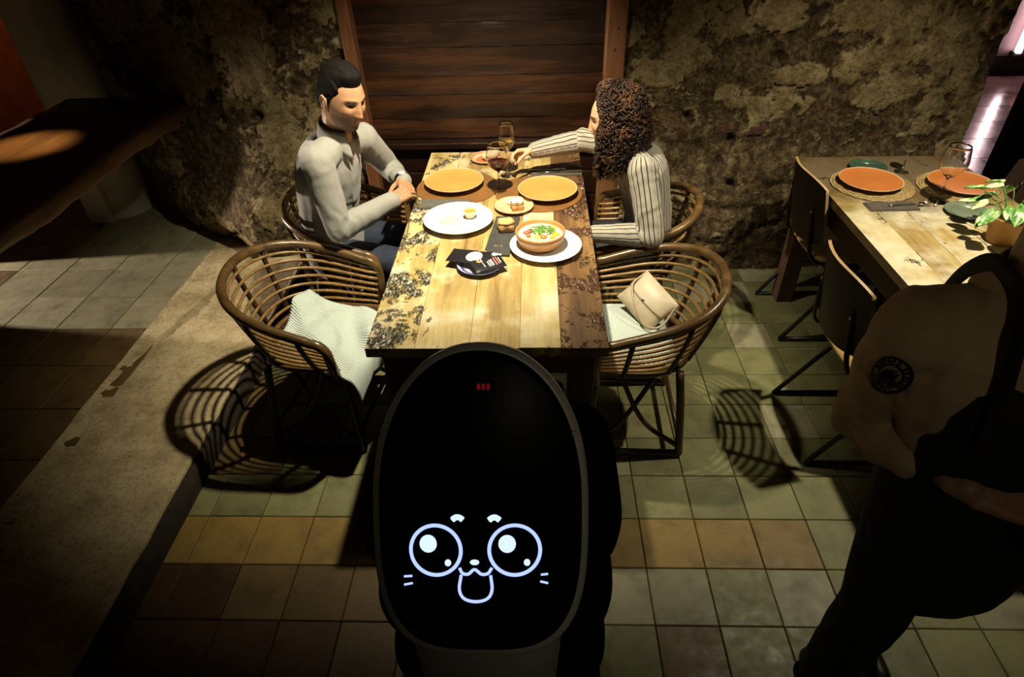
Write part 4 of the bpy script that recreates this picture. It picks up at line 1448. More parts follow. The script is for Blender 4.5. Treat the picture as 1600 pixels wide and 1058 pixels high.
def stroke(name, pts, w, mat, closed=False):
    p = np.array([(x, y, pz(x, y)) for x, y in pts])
    MB().tube(p, w, 8, closed=closed).build(name, mat, panel, smooth=True)


def disc(name, x, y, rx, ry, mat):
    MB().sphere((x, y, pz(x, y)), (rx, ry, 0.0015), 24, 8).build(name, mat, panel, smooth=True)


A = np.linspace(0, 2 * math.pi, 60, endpoint=False)
for (cx, cy) in ((-0.0735, -0.078), (0.0590, -0.0765)):
    stroke('eye_ring', [(cx + 0.0425 * math.cos(a), cy + 0.0425 * math.sin(a)) for a in A], 0.0031, GLOW, True)
    disc('eye_light', cx - 0.0125, cy + 0.011, 0.0150, 0.0155, GLOWW)
    disc('eye_dot', cx + 0.0205, cy - 0.021, 0.0055, 0.0060, GLOWW)
for cx in (-0.036, 0.0255):
    stroke('brow', [(cx + 0.0085 * u, -0.0205 - 0.0045 * u * u) for u in np.linspace(-1, 1, 9)], 0.0050, GLOWW)
disc('nose', -0.0082, -0.0975, 0.0080, 0.0048, GLOWW)
stroke('mouth', smooth_path([(-0.0335, -0.1075, 0), (-0.029, -0.1165, 0), (-0.019, -0.118, 0), (-0.0085, -0.110, 0), (0.003, -0.118, 0), (0.014, -0.1165, 0), (0.0205, -0.107, 0)], 40)[:, :2], 0.0026, GLOW)
stroke('tongue', smooth_path([(-0.031, -0.120, 0), (-0.0345, -0.145, 0), (-0.027, -0.161, 0), (-0.0075, -0.1665, 0), (0.0125, -0.161, 0), (0.0205, -0.145, 0), (0.0185, -0.120, 0)], 40)[:, :2], 0.0026, GLOW)
for (a, b) in (((-0.1285, -0.1255), (-0.1145, -0.1240)), ((-0.1285, -0.1400), (-0.1140, -0.1365)), ((0.1025, -0.1192), (0.1145, -0.1182)), ((0.1015, -0.1308), (0.1145, -0.1342))):
    stroke('whisker', [a, b], 0.0019, GLOW)
t = NT('sensor_red'); t.set(Base_Color=(0.02, 0, 0), Emission_Color=(1.0, 0.03, 0.03, 1), Emission_Strength=0.10)
stroke('sensor_window', [(-0.008, 0.198), (0.027, 0.198)], 0.0105, R_MATT)
b = MB()
for x in (0.001, 0.009, 0.017):
    b.sphere((x, 0.198, pz(x, 0.198) + 0.009), (0.0035, 0.006, 0.002), 10, 6)
b.build('sensor_light', t.m, panel, smooth=True)
for y in (0.155, 0.127):
    disc('sensor_dot', 0.0105, y, 0.0035, 0.0035, R_MATT)
for sx in (-1, 1):
    MB().sphere((sx * 0.159, 0.118, 0.004), (0.005, 0.006, 0.004), 10, 6).build('side_sensor', R_WHT, panel, smooth=True)


def rrect(w, d, z, cx=0.0, cy=0.0, e=4.0, n=64):
    out = []
    for q in np.linspace(0, 2 * math.pi, n, endpoint=False):
        c, s = math.cos(q), math.sin(q)
        out.append((cx + w / 2 * np.sign(c) * abs(c) ** (2 / e), cy + d / 2 * np.sign(s) * abs(s) ** (2 / e), z))
    return np.array(out)


# front column under the head, trays, back column and base
loft([rrect(0.24, 0.16, 0.16, 0, -0.19, 3), rrect(0.26, 0.17, 0.5, 0, -0.20, 3), rrect(0.285, 0.17, 0.76, 0, -0.185, 3), rrect(0.28, 0.12, 0.90, 0, -0.115, 3)]).build('front_shell', R_WHT, rob, smooth=True)
for z in (0.30, 0.56, 0.82):
    loft([rrect(0.50, 0.44, z, 0, 0.10), rrect(0.54, 0.48, z + 0.012, 0, 0.10), rrect(0.545, 0.485, z + 0.045, 0, 0.10), rrect(0.535, 0.475, z + 0.048, 0, 0.10), rrect(0.52, 0.46, z + 0.022, 0, 0.10)]).build('tray', R_MATT, rob, smooth=True)
loft([rrect(0.34, 0.10, 0.12, 0, 0.27), rrect(0.32, 0.08, 0.95, 0, 0.27)]).build('back_column', R_MATT, rob, smooth=True)
loft([rrect(0.42, 0.40, 0.03, 0, 0.02), rrect(0.53, 0.52, 0.06, 0, 0.02), rrect(0.54, 0.53, 0.14, 0, 0.02), rrect(0.44, 0.42, 0.20, 0, 0.02)]).build('base', R_MATT, rob, smooth=True)
for sx in (-1, 1):
    for y in (-0.10, 0.16):
        MB().tube([(sx * 0.17 - 0.012, y, 0.04), (sx * 0.17 + 0.012, y, 0.04)], 0.04, 18).build('wheel', R_MATT, rob, smooth=False)
# ------------------------------------------------------------------ people
def remesh(mb, voxel, it=4, name='x'):
    o = link(name, mb.mesh(name, []))
    r = o.modifiers.new('r', 'REMESH'); r.mode = 'VOXEL'; r.voxel_size = voxel
    s = o.modifiers.new('s', 'SMOOTH'); s.factor = 0.5; s.iterations = it
    dg = bpy.context.evaluated_depsgraph_get()
    me = bpy.data.meshes.new_from_object(o.evaluated_get(dg))
    me.name = name
    old = o.data
    bpy.data.objects.remove(o)
    bpy.data.meshes.remove(old)
    me.polygons.foreach_set('use_smooth', [True] * len(me.polygons))
    return me


def coords(me):
    a = np.empty(len(me.vertices) * 3, np.float32)
    me.vertices.foreach_get('co', a)
    return a.reshape(-1, 3).astype(float)


def normals(me):
    a = np.empty(len(me.vertices) * 3, np.float32)
    me.vertices.foreach_get('normal', a)
    return a.reshape(-1, 3).astype(float)


def setco(me, v):
    me.vertices.foreach_set('co', np.asarray(v, np.float32).ravel())
    me.update()


def fattr(me, name, val):
    a = me.attributes.new(name, 'FLOAT', 'POINT')
    a.data.foreach_set('value', np.asarray(val, np.float32))


def cattr(me, name, col):
    a = me.color_attributes.new(name, 'FLOAT_COLOR', 'POINT')
    c = np.c_[col, np.ones(len(col))].astype(np.float32)
    a.data.foreach_set('color', c.ravel())


def finish(name, me, mat, base, parent=None):
    """world-space mesh -> object whose origin is at base"""
    setco(me, coords(me) - np.array(base))
    me.materials.clear(); me.materials.append(mat)
    o = link(name, me, parent)
    if parent is None:
        o.location = base
    return o


def basis(yaw, pitch=0.0, roll=0.0):
    """columns forward, left, up; pitch > 0 looks down"""
    R = Matrix.Rotation(yaw, 3, 'Z') @ Matrix.Rotation(pitch, 3, 'Y') @ Matrix.Rotation(roll, 3, 'X')
    return np.array(R)


def head_local(n=150, m=110, fem=False):
    th = np.linspace(0, math.pi, m)
    ph = np.linspace(0, 2 * math.pi, n, endpoint=False)
    T, Pn = np.meshgrid(th, ph, indexing='ij')
    d = np.stack([np.sin(T) * np.cos(Pn), np.sin(T) * np.sin(Pn), np.cos(T)], -1)
    p = d * np.array([0.098, 0.078, 0.118])
    x, y, z = p[..., 0].copy(), p[..., 1].copy(), p[..., 2].copy()
    x = np.where((x < 0) & (z > -0.04), x * 1.08, x)
    t = np.clip(-z / 0.118, 0, 1)
    c = np.clip(np.abs(np.cos(T)), 0, 0.9999)
    k = np.where(z < 0, np.clip((1 - c ** 3) ** (1 / 3.0) / (np.sqrt(1 - c * c) + 1e-6), 1, 1.9), 1.0)
    front = sstep(-0.02, 0.05, x)
    x = x * (1 + (k - 1) * front) * np.where(z < 0, 1 - 0.10 * t * front, 1)
    y = y * (1 + (k - 1) * 0.55) * (1 - (0.34 if fem else 0.20) * t ** 1.8)
    x = np.where((x < 0) & (z < 0), x * (1 - 0.50 * t ** 1.1), x)
    fr = sstep(0.02, 0.055, x)

    def g(yc, zc, sy, sz, sym=True):
        e = np.exp(-((y - yc) / sy) ** 2 - ((z - zc) / sz) ** 2)
        if sym and yc:
            e = e + np.exp(-((y + yc) / sy) ** 2 - ((z - zc) / sz) ** 2)
        return e
    dx = 0
    ns = np.clip((0.022 - z) / 0.050, 0, 1)
    nose = (0.003 + 0.024 * ns ** 1.3) * sstep(-0.041, -0.029, z) * sstep(0.034, 0.018, z) * np.exp(-(y / (0.0078 + 0.0035 * ns)) ** 2)
    dx = dx + nose * (0.80 if fem else 0.86)
    dx = dx + 0.006 * g(0.011, -0.029, 0.006, 0.006)
    dx = dx + (0.0035 if fem else 0.0065) * g(0.030, 0.030, 0.022, 0.007)
    dx = dx - 0.0125 * g(0.031, 0.012, 0.0155, 0.0105)
    dx = dx + 0.005 * g(0.046, -0.016, 0.018, 0.014)
    dx = dx + 0.0065 * g(0, -0.049, 0.019, 0.0055) + 0.0065 * g(0, -0.0605, 0.017, 0.006)
    dx = dx - 0.0045 * g(0, -0.0545, 0.024, 0.0022)
    dx = dx - 0.0040 * g(0, -0.072, 0.02, 0.006)
    dx = dx + (0.006 if fem else 0.014) * g(0, -0.095, 0.024, 0.015)
    dx = dx - 0.003 * g(0.05, -0.045, 0.015, 0.018)
    x = x + dx * fr
    return np.stack([x, y, z], -1)


def head_mesh(H):
    m, n = H.shape[:2]
    v = np.vstack([H[0, :1], H[1:-1].reshape(-1, 3), H[-1, :1]])
    f = []
    for i in range(m - 3):
        for j in range(n):
            k = (j + 1) % n
            a = 1 + i * n
            f.append((a + j, a + n + j, a + n + k, a + k))
    for j in range(n):
        k = (j + 1) % n
        f.append((0, 1 + j, 1 + k))
        b = 1 + (m - 3) * n
        f.append((len(v) - 1, b + k, b + j))
    return v, f


def add_head(mb, c, R, fem=False, ears=True, s=1.0):
    v, f = head_mesh(head_local(fem=fem))
    mb.add(v * s @ R.T + np.array(c), f)
    if ears:
        for sd in (-1, 1):
            e = MB()
            a = np.linspace(-0.4, 3.9, 16)
            e.tube(np.stack([-0.008 - 0.015 * np.cos(a) * 0.9, np.full(16, sd * 0.083) + sd * 0.006 * np.sin(a) , 0.004 + 0.030 * np.sin(a + 0.0) - 0.006], 1) * 1.0, 0.0048, 8)
            e.sphere((-0.006, sd * 0.078, -0.002), (0.013, 0.006, 0.024), 12, 8)
            e.sphere((0.002, sd * 0.079, -0.026), (0.007, 0.005, 0.009), 10, 6)
            mb.add(e.V() * s @ R.T + np.array(c), e.f)


SKIN_BASE = np.array([0.42, 0.215, 0.115])


def skin_mat(name):
    t = NT(name)
    v = t.coord()
    nz_ = t.noise(v, 60, 3)
    col = t.mix(1.0, t.attr('Col', 'Color'), t.ramp(nz_, [(0.3, 0.88), (0.7, 1.08)]), 'MULTIPLY')
    t.set(Base_Color=col, Roughness=0.48, Specular_IOR_Level=0.4, Subsurface_Weight=0.10, Subsurface_Radius=(0.012, 0.005, 0.003))
    t.bump(t.noise(v, 400, 2), 0.08, 0.002)
    return t.m


SKIN = skin_mat('skin')


def face_colours(P, c, R, base, beard=0.0, brow=(0.03, 0.018, 0.012), s=1.0, lips=(0.42, 0.13, 0.10)):
    L = (P - np.array(c)) @ R / s
    x, y, z = L[:, 0], L[:, 1], L[:, 2]
    col = np.tile(base, (len(P), 1))
    onf = (x > 0.035) & (np.abs(z) < 0.16) & (np.abs(y) < 0.09)

    def put(w, cc):
        nonlocal col
        w = (w * onf)[:, None]
        col = col * (1 - w) + np.array(cc) * w
    if beard:
        wb = sstep(-0.022, -0.045, z) * sstep(0.0, 0.03, x) * beard * (np.abs(z) < 0.135) * (np.abs(y) < 0.09) * (x < 0.15)
        wb = wb * (1 - np.exp(-((y) / 0.018) ** 2 - ((z + 0.055) / 0.010) ** 2))
        col = col * (1 - wb[:, None]) + np.array((0.10, 0.058, 0.038)) * wb[:, None]
    put(np.clip(np.exp(-(y / 0.020) ** 2 - ((z + 0.0550) / 0.008) ** 2) * 1.1, 0, 0.8), lips)
    for sd in (-1, 1):
        yy = sd * y
        bz = 0.031 - 0.10 * np.abs(yy - 0.032)
        put(np.clip(1.5 * np.exp(-((yy - 0.032) / 0.018) ** 4 - ((z - bz) / 0.0042) ** 2), 0, 0.92), brow)
        put(np.clip(1.3 * np.exp(-((yy - 0.031) / 0.0135) ** 4 - ((z - 0.0185) / 0.0028) ** 2), 0, 0.9), (0.05, 0.025, 0.018))
        put(np.clip(np.exp(-((yy - 0.031) / 0.014) ** 2 - ((z - 0.010) / 0.010) ** 2), 0, 0.45), base * 0.55)
    put(np.clip(np.exp(-(y / 0.02) ** 2 - ((z + 0.028) / 0.012) ** 2), 0, 0.4), base * np.array((1.12, 0.85, 0.8)))
    return col


EYE_W = plain('eye_white', (0.30, 0.26, 0.22), 0.2, 0.02)
EYE_D = plain('eye_iris', (0.035, 0.02, 0.012), 0.1)


def eyes(person, c, R, base, s=1.0):
    for sd in (-1, 1):
        p = np.array(c) + R @ np.array([0.0685, sd * 0.0315, 0.0110]) * s - np.array(base)
        e = MB().sphere((0, 0, 0), 0.0118 * s, 16, 12).build('eye', EYE_W, person, smooth=True)
        e.location = p
        q = R @ np.array([0.0085, 0, -0.0025]) * s
        MB().sphere(q, 0.0060 * s, 12, 8).build('iris', EYE_D, e, smooth=True)


def hand_caps(mb, wrist, d, pn, side, curl=(0.5, 0.6, 0.4), scale=1.0, spread=0.10, thumb=(0.9, 0.5), tc=0.45):
    """d: wrist to knuckles, pn: palm normal, side: direction of the thumb side"""
    d = np.array(d, float); d /= np.linalg.norm(d)
    pn = np.array(pn, float); pn -= d * (pn @ d); pn /= np.linalg.norm(pn)
    s = np.cross(d, pn); s *= np.sign(s @ np.array(side)) or 1
    w = np.array(wrist, float)
    mb.capsule(w - d * 0.02, 0.023 * scale, w + d * 0.03 * scale, 0.027 * scale, flat=0.70, ref=pn)
    for k, (o, L, r) in enumerate(((0.030, 0.092, 0.0135), (0.010, 0.096, 0.0140), (-0.010, 0.091, 0.0135), (-0.028, 0.083, 0.0125))):
        mb.capsule(w + d * 0.015 + s * o * 0.7 * scale, 0.015 * scale, w + d * L * scale + s * o * scale, r * scale * 0.92, n=12)
    for k, (o, K, L, r) in enumerate(((0.031, 0.094, 0.070, 0.0088), (0.0105, 0.098, 0.078, 0.0092), (-0.0105, 0.093, 0.072, 0.0088), (-0.030, 0.083, 0.056, 0.0078))):
        p = w + (d * K + s * o) * scale
        a = 0.0
        dirb = d + s * spread * (1.5 - k) * 0.7
        dirb /= np.linalg.norm(dirb)
        for seg, (fr_, cu) in enumerate(zip((0.46, 0.30, 0.24), curl)):
            a += cu * (1.0 + 0.08 * k)
            dd = dirb * math.cos(a) + pn * math.sin(a)
            q = p + dd * L * fr_ * scale
            mb.capsule(p, r * scale * (1 - 0.07 * seg), q, r * scale * (1 - 0.07 * (seg + 1)), n=12)
            p = q
    p = w + (d * 0.026 + s * 0.024 + pn * 0.006) * scale
    a = thumb[0]
    d1 = d * math.cos(a) + s * math.sin(a) * 0.8 + pn * tc
    d1 /= np.linalg.norm(d1)
    q = p + d1 * 0.042 * scale
    mb.capsule(p, 0.0145 * scale, q, 0.0108 * scale, n=12)
    d2 = d1 * math.cos(thumb[1]) + (d * 0.6 + pn * 0.6 - s * 0.3) * math.sin(thumb[1])
    d2 /= np.linalg.norm(d2)
    q2 = q + d2 * 0.034 * scale
    mb.capsule(q, 0.0105 * scale, q2, 0.0092 * scale, n=12)
    mb.capsule(q2, 0.0092 * scale, q2 + (d2 + pn * 0.3) * 0.022 * scale, 0.0078 * scale, n=12)


def seg_dist(P, a, b):
    a, b = np.array(a, float), np.array(b, float)
    ab = b - a
    t = np.clip((P - a) @ ab / (ab @ ab), 0, 1)
    q = a + t[:, None] * ab
    return np.linalg.norm(P - q, axis=1), t, q


def stripe_attr(P, bones):
    """bones: (a, b, radius, reference direction); coordinate runs round the bone, so stripes run along it"""
    best = np.full(len(P), 1e9)
    sc = np.zeros(len(P)); al = np.zeros(len(P))
    for (a, b, r, ref) in bones:
        dist, t, q = seg_dist(P, a, b)
        ax = np.array(b, float) - np.array(a, float); L = np.linalg.norm(ax); ax = ax / L
        e1 = np.array(ref, float); e1 = e1 - ax * (e1 @ ax); e1 /= np.linalg.norm(e1)
        e2 = np.cross(ax, e1)
        v = P - q
        ang = np.arctan2(v @ e2, v @ e1)
        w = dist / r
        k = w < best
        best = np.where(k, w, best)
        sc = np.where(k, ang * r, sc)
        al = np.where(k, t * L, al)
    return sc, al


def cloth_folds(me, amp=0.006, freq=11.0, seed=3, elbows=(), along=None):
    P, N = coords(me), normals(me)
    n = fbm(np.c_[P[:, 0] * freq, P[:, 1] * freq, P[:, 2] * freq * 0.45], 3, seed, 0.5)
    r = 1 - np.abs(2 * n - 1) * 2.2
    d = amp * (np.clip(r, -1, 1)) * 0.8 + amp * 0.8 * (fbm(P * freq * 0.6, 2, seed + 9) - 0.5)
    for (c, ax, rad, a) in elbows:
        v = P - np.array(c)
        ax = np.array(ax, float) / np.linalg.norm(ax)
        s = v @ ax
        w = np.exp(-(np.linalg.norm(v, axis=1) / rad) ** 2)
        ph = 6 * fbm(P * 9, 2, seed + 4)
        d = d + 0.45 * a * w * np.sin(s * 120 + ph * 3.0)
    setco(me, P + N * d[:, None])


def striped(name, base, line, period, width, rough=0.8):
    t = NT(name)
    s = t.attr('stripe')
    v = t.coord()
    wob = t.math('MULTIPLY', t.math('SUBTRACT', t.noise(v, 14, 2), 0.5), period * 0.5)
    u = t.math('FRACT', t.math('DIVIDE', t.math('ADD', s, wob), period))
    m = t.math('LESS_THAN', u, width)
    t.set(Base_Color=t.mix(m, base, line), Roughness=rough, Sheen_Weight=0.15)
    t.bump(t.noise(v, 350, 3), 0.12, 0.002)
    return t.m


def shell_hair(c, R, thick, mask, seed=1, fem=False, s=1.0, comb=(1.0, 5.0, 1.0), rough=0.010):
    H = head_local(170, 130, fem)
    P = H.reshape(-1, 3)
    n = P / np.linalg.norm(P, axis=1)[:, None]
    w = mask(P)
    st = fbm(P * np.array(comb) * 38, 3, seed) - 0.5
    off = thick(P) * w + rough * st * w - 0.010 * (1 - w)
    Q = (P + n * off[:, None]).reshape(H.shape)
    v, f = head_mesh(Q)
    return MB().add(v * s @ R.T + np.array(c), f)


# ======== the man =====================================================
BASE_M = np.array([-0.90, 2.52, 0.0])
mf = np.array([math.cos(-0.35), math.sin(-0.35), 0])
hip, waist, chest, nb = (-0.915, 2.53, 0.53), (-0.91, 2.52, 0.70), (-0.865, 2.50, 0.90), (-0.80, 2.478, 1.03)
shR, shL = (-0.848, 2.315, 1.005), (-0.742, 2.645, 0.98)
elR, elL = (-0.80, 2.275, 0.735), (-0.685, 2.82, 0.775)
wrR, wrL = (-0.605, 2.425, 0.785), (-0.585, 2.605, 0.80)
HC_M, HR_M = np.array([-0.742, 2.452, 1.205]), basis(-0.62, 0.26, -0.04)
sk = MB()
add_head(sk, HC_M, HR_M)
sk.capsule(nb, 0.060, HC_M + HR_M @ np.array([-0.028, 0, -0.055]), 0.057)
sk.capsule(chest, 0.10, nb, 0.060, flat=0.7, ref=mf)
for a, b, w in ((shR, elR, wrR), (shL, elL, wrL)):
    sk.capsule(nb, 0.05, a, 0.045); sk.capsule(a, 0.042, b, 0.036); sk.capsule(b, 0.036, w, 0.026)
hand_caps(sk, wrR, (0.06, 0.075, 0.012), (0.1, 0.5, -0.75), (0.2, 0.4, 1), (0.35, 0.55, 0.4), 0.98)
hand_caps(sk, wrL, (0.035, -0.085, -0.002), (-0.35, -0.1, -0.7), (-0.2, -0.4, 1), (0.45, 0.7, 0.5), 0.98)
me = remesh(sk, 0.0032, 2, 'person')
P = coords(me)
cattr(me, 'Col', face_colours(P, HC_M, HR_M, SKIN_BASE, beard=0.8))
man = finish('person', me, SKIN, BASE_M)
tag(man, 'seated man in a pale shirt with hands clasped at the table edge', 'person')
eyes(man, HC_M, HR_M, BASE_M)

HAIR_M = NT('short_dark_hair'); HAIR_M.set(Base_Color=(0.005, 0.0035, 0.003), Roughness=0.75, Specular_IOR_Level=0.12)
HAIR_M.bump(HAIR_M.noise(HAIR_M.coord((1, 8, 1)), 120, 3), 0.4, 0.004); HAIR_M = HAIR_M.m


def mask_m(P):
    x, y, z = P[:, 0], P[:, 1], P[:, 2]
    line = np.where(x > 0.0, 0.070 - 0.9 * np.clip(np.abs(y) - 0.045, 0, 1), 0.0)
    line = np.where(np.abs(y) > 0.058, np.interp(x, [-0.12, -0.05, -0.02, 0.012, 0.03, 0.05, 0.07], [-0.075, -0.06, -0.005, -0.02, 0.02, 0.045, 0.062]), line)
    line = np.where((np.abs(y) <= 0.058) & (x < 0), -0.07, line)
    return sstep(-0.006, 0.024, z - line)


def thick_m(P):
    x, y, z = P[:, 0], P[:, 1], P[:, 2]
    return 0.004 + 0.020 * sstep(0.03, 0.10, z) + 0.010 * sstep(0.02, 0.09, x) * sstep(0.05, 0.09, z)


me = remesh(shell_hair(HC_M, HR_M, thick_m, mask_m, 5, comb=(0.6, 2.0, 1.0)), 0.003, 1, 'hair')
finish('hair', me, HAIR_M, BASE_M, man)

SHIRT_M = striped('fine_striped_shirt', (0.315, 0.30, 0.27), (0.215, 0.205, 0.185), 0.0075, 0.40)
sh = MB()
sh.capsule(hip, 0.165, waist, 0.155, flat=0.74, ref=mf)
sh.capsule(waist, 0.155, chest, 0.170, flat=0.70, ref=mf)
sh.capsule(chest, 0.160, np.array(nb) - (0.02, 0, 0.05), 0.10, flat=0.68, ref=mf)
for a in (shR, shL):
    sh.capsule(np.array(nb) + (-0.01, 0, -0.012), 0.058, np.array(a), 0.060)
for a, b, w in ((shR, elR, wrR), (shL, elL, wrL)):
    sh.capsule(a, 0.064, b, 0.051); sh.capsule(b, 0.051, w, 0.037)
    d = np.array(w) - np.array(b); d /= np.linalg.norm(d)
    sh.capsule(np.array(w) - d * 0.055, 0.041, np.array(w) - d * 0.012, 0.038)
me = remesh(sh, 0.0055, 5, 'shirt')
cloth_folds(me, 0.007, 10, 3, [(elR, np.array(wrR) - np.array(elR), 0.11, 0.0045), (elL, np.array(wrL) - np.array(elL), 0.10, 0.004), (shR, np.array(elR) - np.array(shR), 0.09, 0.003), (waist, (0, 0.2, 1), 0.16, 0.004)])
P = coords(me)
sc, al = stripe_attr(P, [(hip, chest, 0.15, -mf), (shR, elR, 0.058, -mf), (elR, wrR, 0.045, (0, 0, -1)), (shL, elL, 0.058, -mf), (elL, wrL, 0.045, (0, 0, -1)), (nb, shR, 0.06, -mf), (nb, shL, 0.06, -mf)])
fattr(me, 'stripe', sc)
shirt = finish('shirt', me, SHIRT_M, BASE_M, man)


def collar(parent, nb, axis, fwd, r, base, mat, h=0.045, gap=0.42, squash=0.92):
    axis = np.array(axis, float) / np.linalg.norm(axis)
    f = np.array(fwd, float); f = f - axis * (f @ axis); f /= np.linalg.norm(f)
    l = np.cross(axis, f)
    n, m = 46, 9
    V = np.zeros((n, m, 3))
    for a, q in enumerate(np.linspace(gap, 2 * math.pi - gap, n)):
        point = math.exp(-((min(q - gap, 2 * math.pi - gap - q)) / 0.35) ** 2)
        for b, w in enumerate(np.linspace(0, 1, m)):
            up_ = h * (1 - abs(2 * w - 0.7)) - 0.03 * point * max(0, w - 0.35) * 2
            rad = r + 0.010 * max(0, w - 0.35) * 3 + 0.010 * point * w + 0.004 * (w < 0.2)
            V[a, b] = np.array(nb) + rad * squash * (f * math.cos(q)) * 1.08 + rad * l * math.sin(q) + axis * (up_ - 0.012 - 0.02 * math.cos(q) * 0.8)
    b_ = MB().sheet(V - np.array(base))
    o = b_.build('collar', mat, parent, smooth=True)
    s = o.modifiers.new('s', 'SOLIDIFY'); s.thickness = 0.003
    return o


PLAINSHIRT = plain('pale_shirt_collar', (0.31, 0.295, 0.265), 0.8)
collar(shirt, np.array(nb) + (0.006, 0, 0.034), np.array(HC_M) - np.array(nb) + (-0.05, 0, 0.02), mf, 0.0625, BASE_M, PLAINSHIRT, 0.058)
BTN = plain('shirt_button', (0.25, 0.23, 0.2), 0.3)
# watch on the left wrist
wd = np.array(wrL) - np.array(elL); wd /= np.linalg.norm(wd)
a1 = np.cross(wd, (0, 0, 1)); a1 /= np.linalg.norm(a1); a2 = np.cross(a1, wd)
q = np.array(wrL) + wd * 0.004 - BASE_M
A = np.linspace(0, 2 * math.pi, 28, endpoint=False)
wt = MB().tube([q + 0.034 * (math.cos(a) * a1 * 0.95 + math.sin(a) * a2) for a in A], 0.008, 8, closed=True, flat=1.0).build('wristwatch', plain('watch_steel', (0.12, 0.12, 0.13), 0.2, metal=1.0), man, smooth=True)
MB().sphere(q + a2 * 0.036, (0.017, 0.017, 0.007), 16, 8).build('watch_face', plain('watch_glass', (0.5, 0.52, 0.55), 0.1), wt, smooth=True)

JEANS = plain('dark_blue_jeans', (0.013, 0.018, 0.036), 0.8, 0.3, 60, 0.2)
tr = MB()
for sy, kx in ((-1, 0), (1, 0)):
    h_ = np.array([-0.90, 2.53 + sy * 0.09, 0.515]); kn = np.array([-0.475, 2.46 + sy * 0.12, 0.515]); an = np.array([-0.43, 2.46 + sy * 0.13, 0.10])
    tr.capsule(h_, 0.088, kn, 0.064); tr.capsule(kn, 0.063, an, 0.045)
tr.capsule((-0.92, 2.45, 0.52), 0.10, (-0.92, 2.61, 0.52), 0.10)
me = remesh(tr, 0.008, 4, 'trousers'); cloth_folds(me, 0.006, 9, 8)
finish('trousers', me, JEANS, BASE_M, man)
SHOE = plain('black_shoe', (0.012, 0.010, 0.009), 0.35)


def shoe(parent, an, d, base):
    d = np.array(d, float); d /= np.linalg.norm(d)
    s = MB()
    p = np.array([an[0], an[1], 0.0])
    s.capsule(p - d * 0.05 + (0, 0, 0.042), 0.038, p + d * 0.06 + (0, 0, 0.040), 0.036, flat=0.95)
    s.capsule(p + d * 0.05 + (0, 0, 0.036), 0.036, p + d * 0.15 + (0, 0, 0.032), 0.030)
    s.capsule(p + (0, 0, 0.05), 0.040, p + (0, 0, 0.105), 0.038)
    me = remesh(s, 0.006, 3, 'shoe')
    v = coords(me); v[:, 2] = np.maximum(v[:, 2], 0.002); setco(me, v)
    return finish('shoe', me, SHOE, base, parent)


for sy in (-1, 1):
    shoe(man, (-0.43, 2.46 + sy * 0.13, 0), (1, -0.1, 0), BASE_M)

# ======== the woman ===================================================
BASE_W = np.array([0.50, 2.53, 0.0])
wf_ = np.array([-1.0, 0.05, 0])
hip, waist, chest, nb = (0.505, 2.54, 0.53), (0.50, 2.525, 0.68), (0.455, 2.50, 0.86), (0.40, 2.495, 0.965)
shR, shL = (0.405, 2.645, 0.93), (0.425, 2.335, 0.945)
elR, elL = (0.225, 2.80, 0.90), (0.465, 2.235, 0.715)
wrR, wrL = (0.005, 2.765, 0.868), (0.245, 2.305, 0.685)
HC_W, HR_W = np.array([0.318, 2.485, 1.098]), basis(math.pi - 0.10, 0.20, 0.0)
SKW = np.array([0.56, 0.33, 0.20])
sk = MB()
add_head(sk, HC_W, HR_W, True, False, 0.95)
sk.capsule(nb, 0.047, HC_W + HR_W @ np.array([-0.025, 0, -0.05]), 0.045)
sk.capsule(chest, 0.09, nb, 0.05, flat=0.7, ref=wf_)
for a, b, w in ((shR, elR, wrR), (shL, elL, wrL)):
    sk.capsule(nb, 0.04, a, 0.036); sk.capsule(a, 0.034, b, 0.030); sk.capsule(b, 0.030, w, 0.022)
hand_caps(sk, wrR, (-0.085, -0.01, -0.006), (0.05, -0.55, -0.75), (-0.1, -0.85, 0.5), (0.55, 0.75, 0.5), 0.86, 0.08, (0.55, 0.35), 0.55)
hand_caps(sk, wrL, (-0.085, 0.02, -0.012), (0, 0, -1), (0, 1, 0), (0.2, 0.3, 0.2), 0.86)
me = remesh(sk, 0.0032, 2, 'person')
P = coords(me)
cattr(me, 'Col', face_colours(P, HC_W, HR_W, SKW, s=0.95, lips=(0.5, 0.12, 0.11)))
wom = finish('person', me, SKIN, BASE_W)
tag(wom, 'seated woman with curly brown hair in a striped shirt reaching for a glass', 'person')
eyes(wom, HC_W, HR_W, BASE_W, 0.95)

SHIRT_W = striped('dark_striped_blouse', (0.38, 0.34, 0.275), (0.03, 0.018, 0.015), 0.0185, 0.24)
sh = MB()
sh.capsule(hip, 0.145, waist, 0.130, flat=0.76, ref=wf_)
sh.capsule(waist, 0.130, chest, 0.140, flat=0.74, ref=wf_)
sh.capsule(chest, 0.130, np.array(nb) - (0, 0, 0.05), 0.075, flat=0.70, ref=wf_)
for a in (shR, shL):
    sh.capsule(np.array(nb) + (0.005, 0, -0.015), 0.046, np.array(a), 0.050)
for a, b, w, k in ((shR, elR, wrR, 1), (shL, elL, wrL, 0)):
    sh.capsule(a, 0.058, b, 0.050); sh.capsule(b, 0.050, w, 0.035)
    d = np.array(w) - np.array(b); d /= np.linalg.norm(d)
    sh.capsule(np.array(w) - d * 0.06, 0.038, np.array(w) - d * 0.005, 0.033)
me = remesh(sh, 0.0045, 5, 'shirt')
cloth_folds(me, 0.006, 11, 13, [(elR, np.array(wrR) - np.array(elR), 0.12, 0.0045), (elL, np.array(wrL) - np.array(elL), 0.12, 0.005), (shL, np.array(elL) - np.array(shL), 0.08, 0.003)])
P = coords(me)
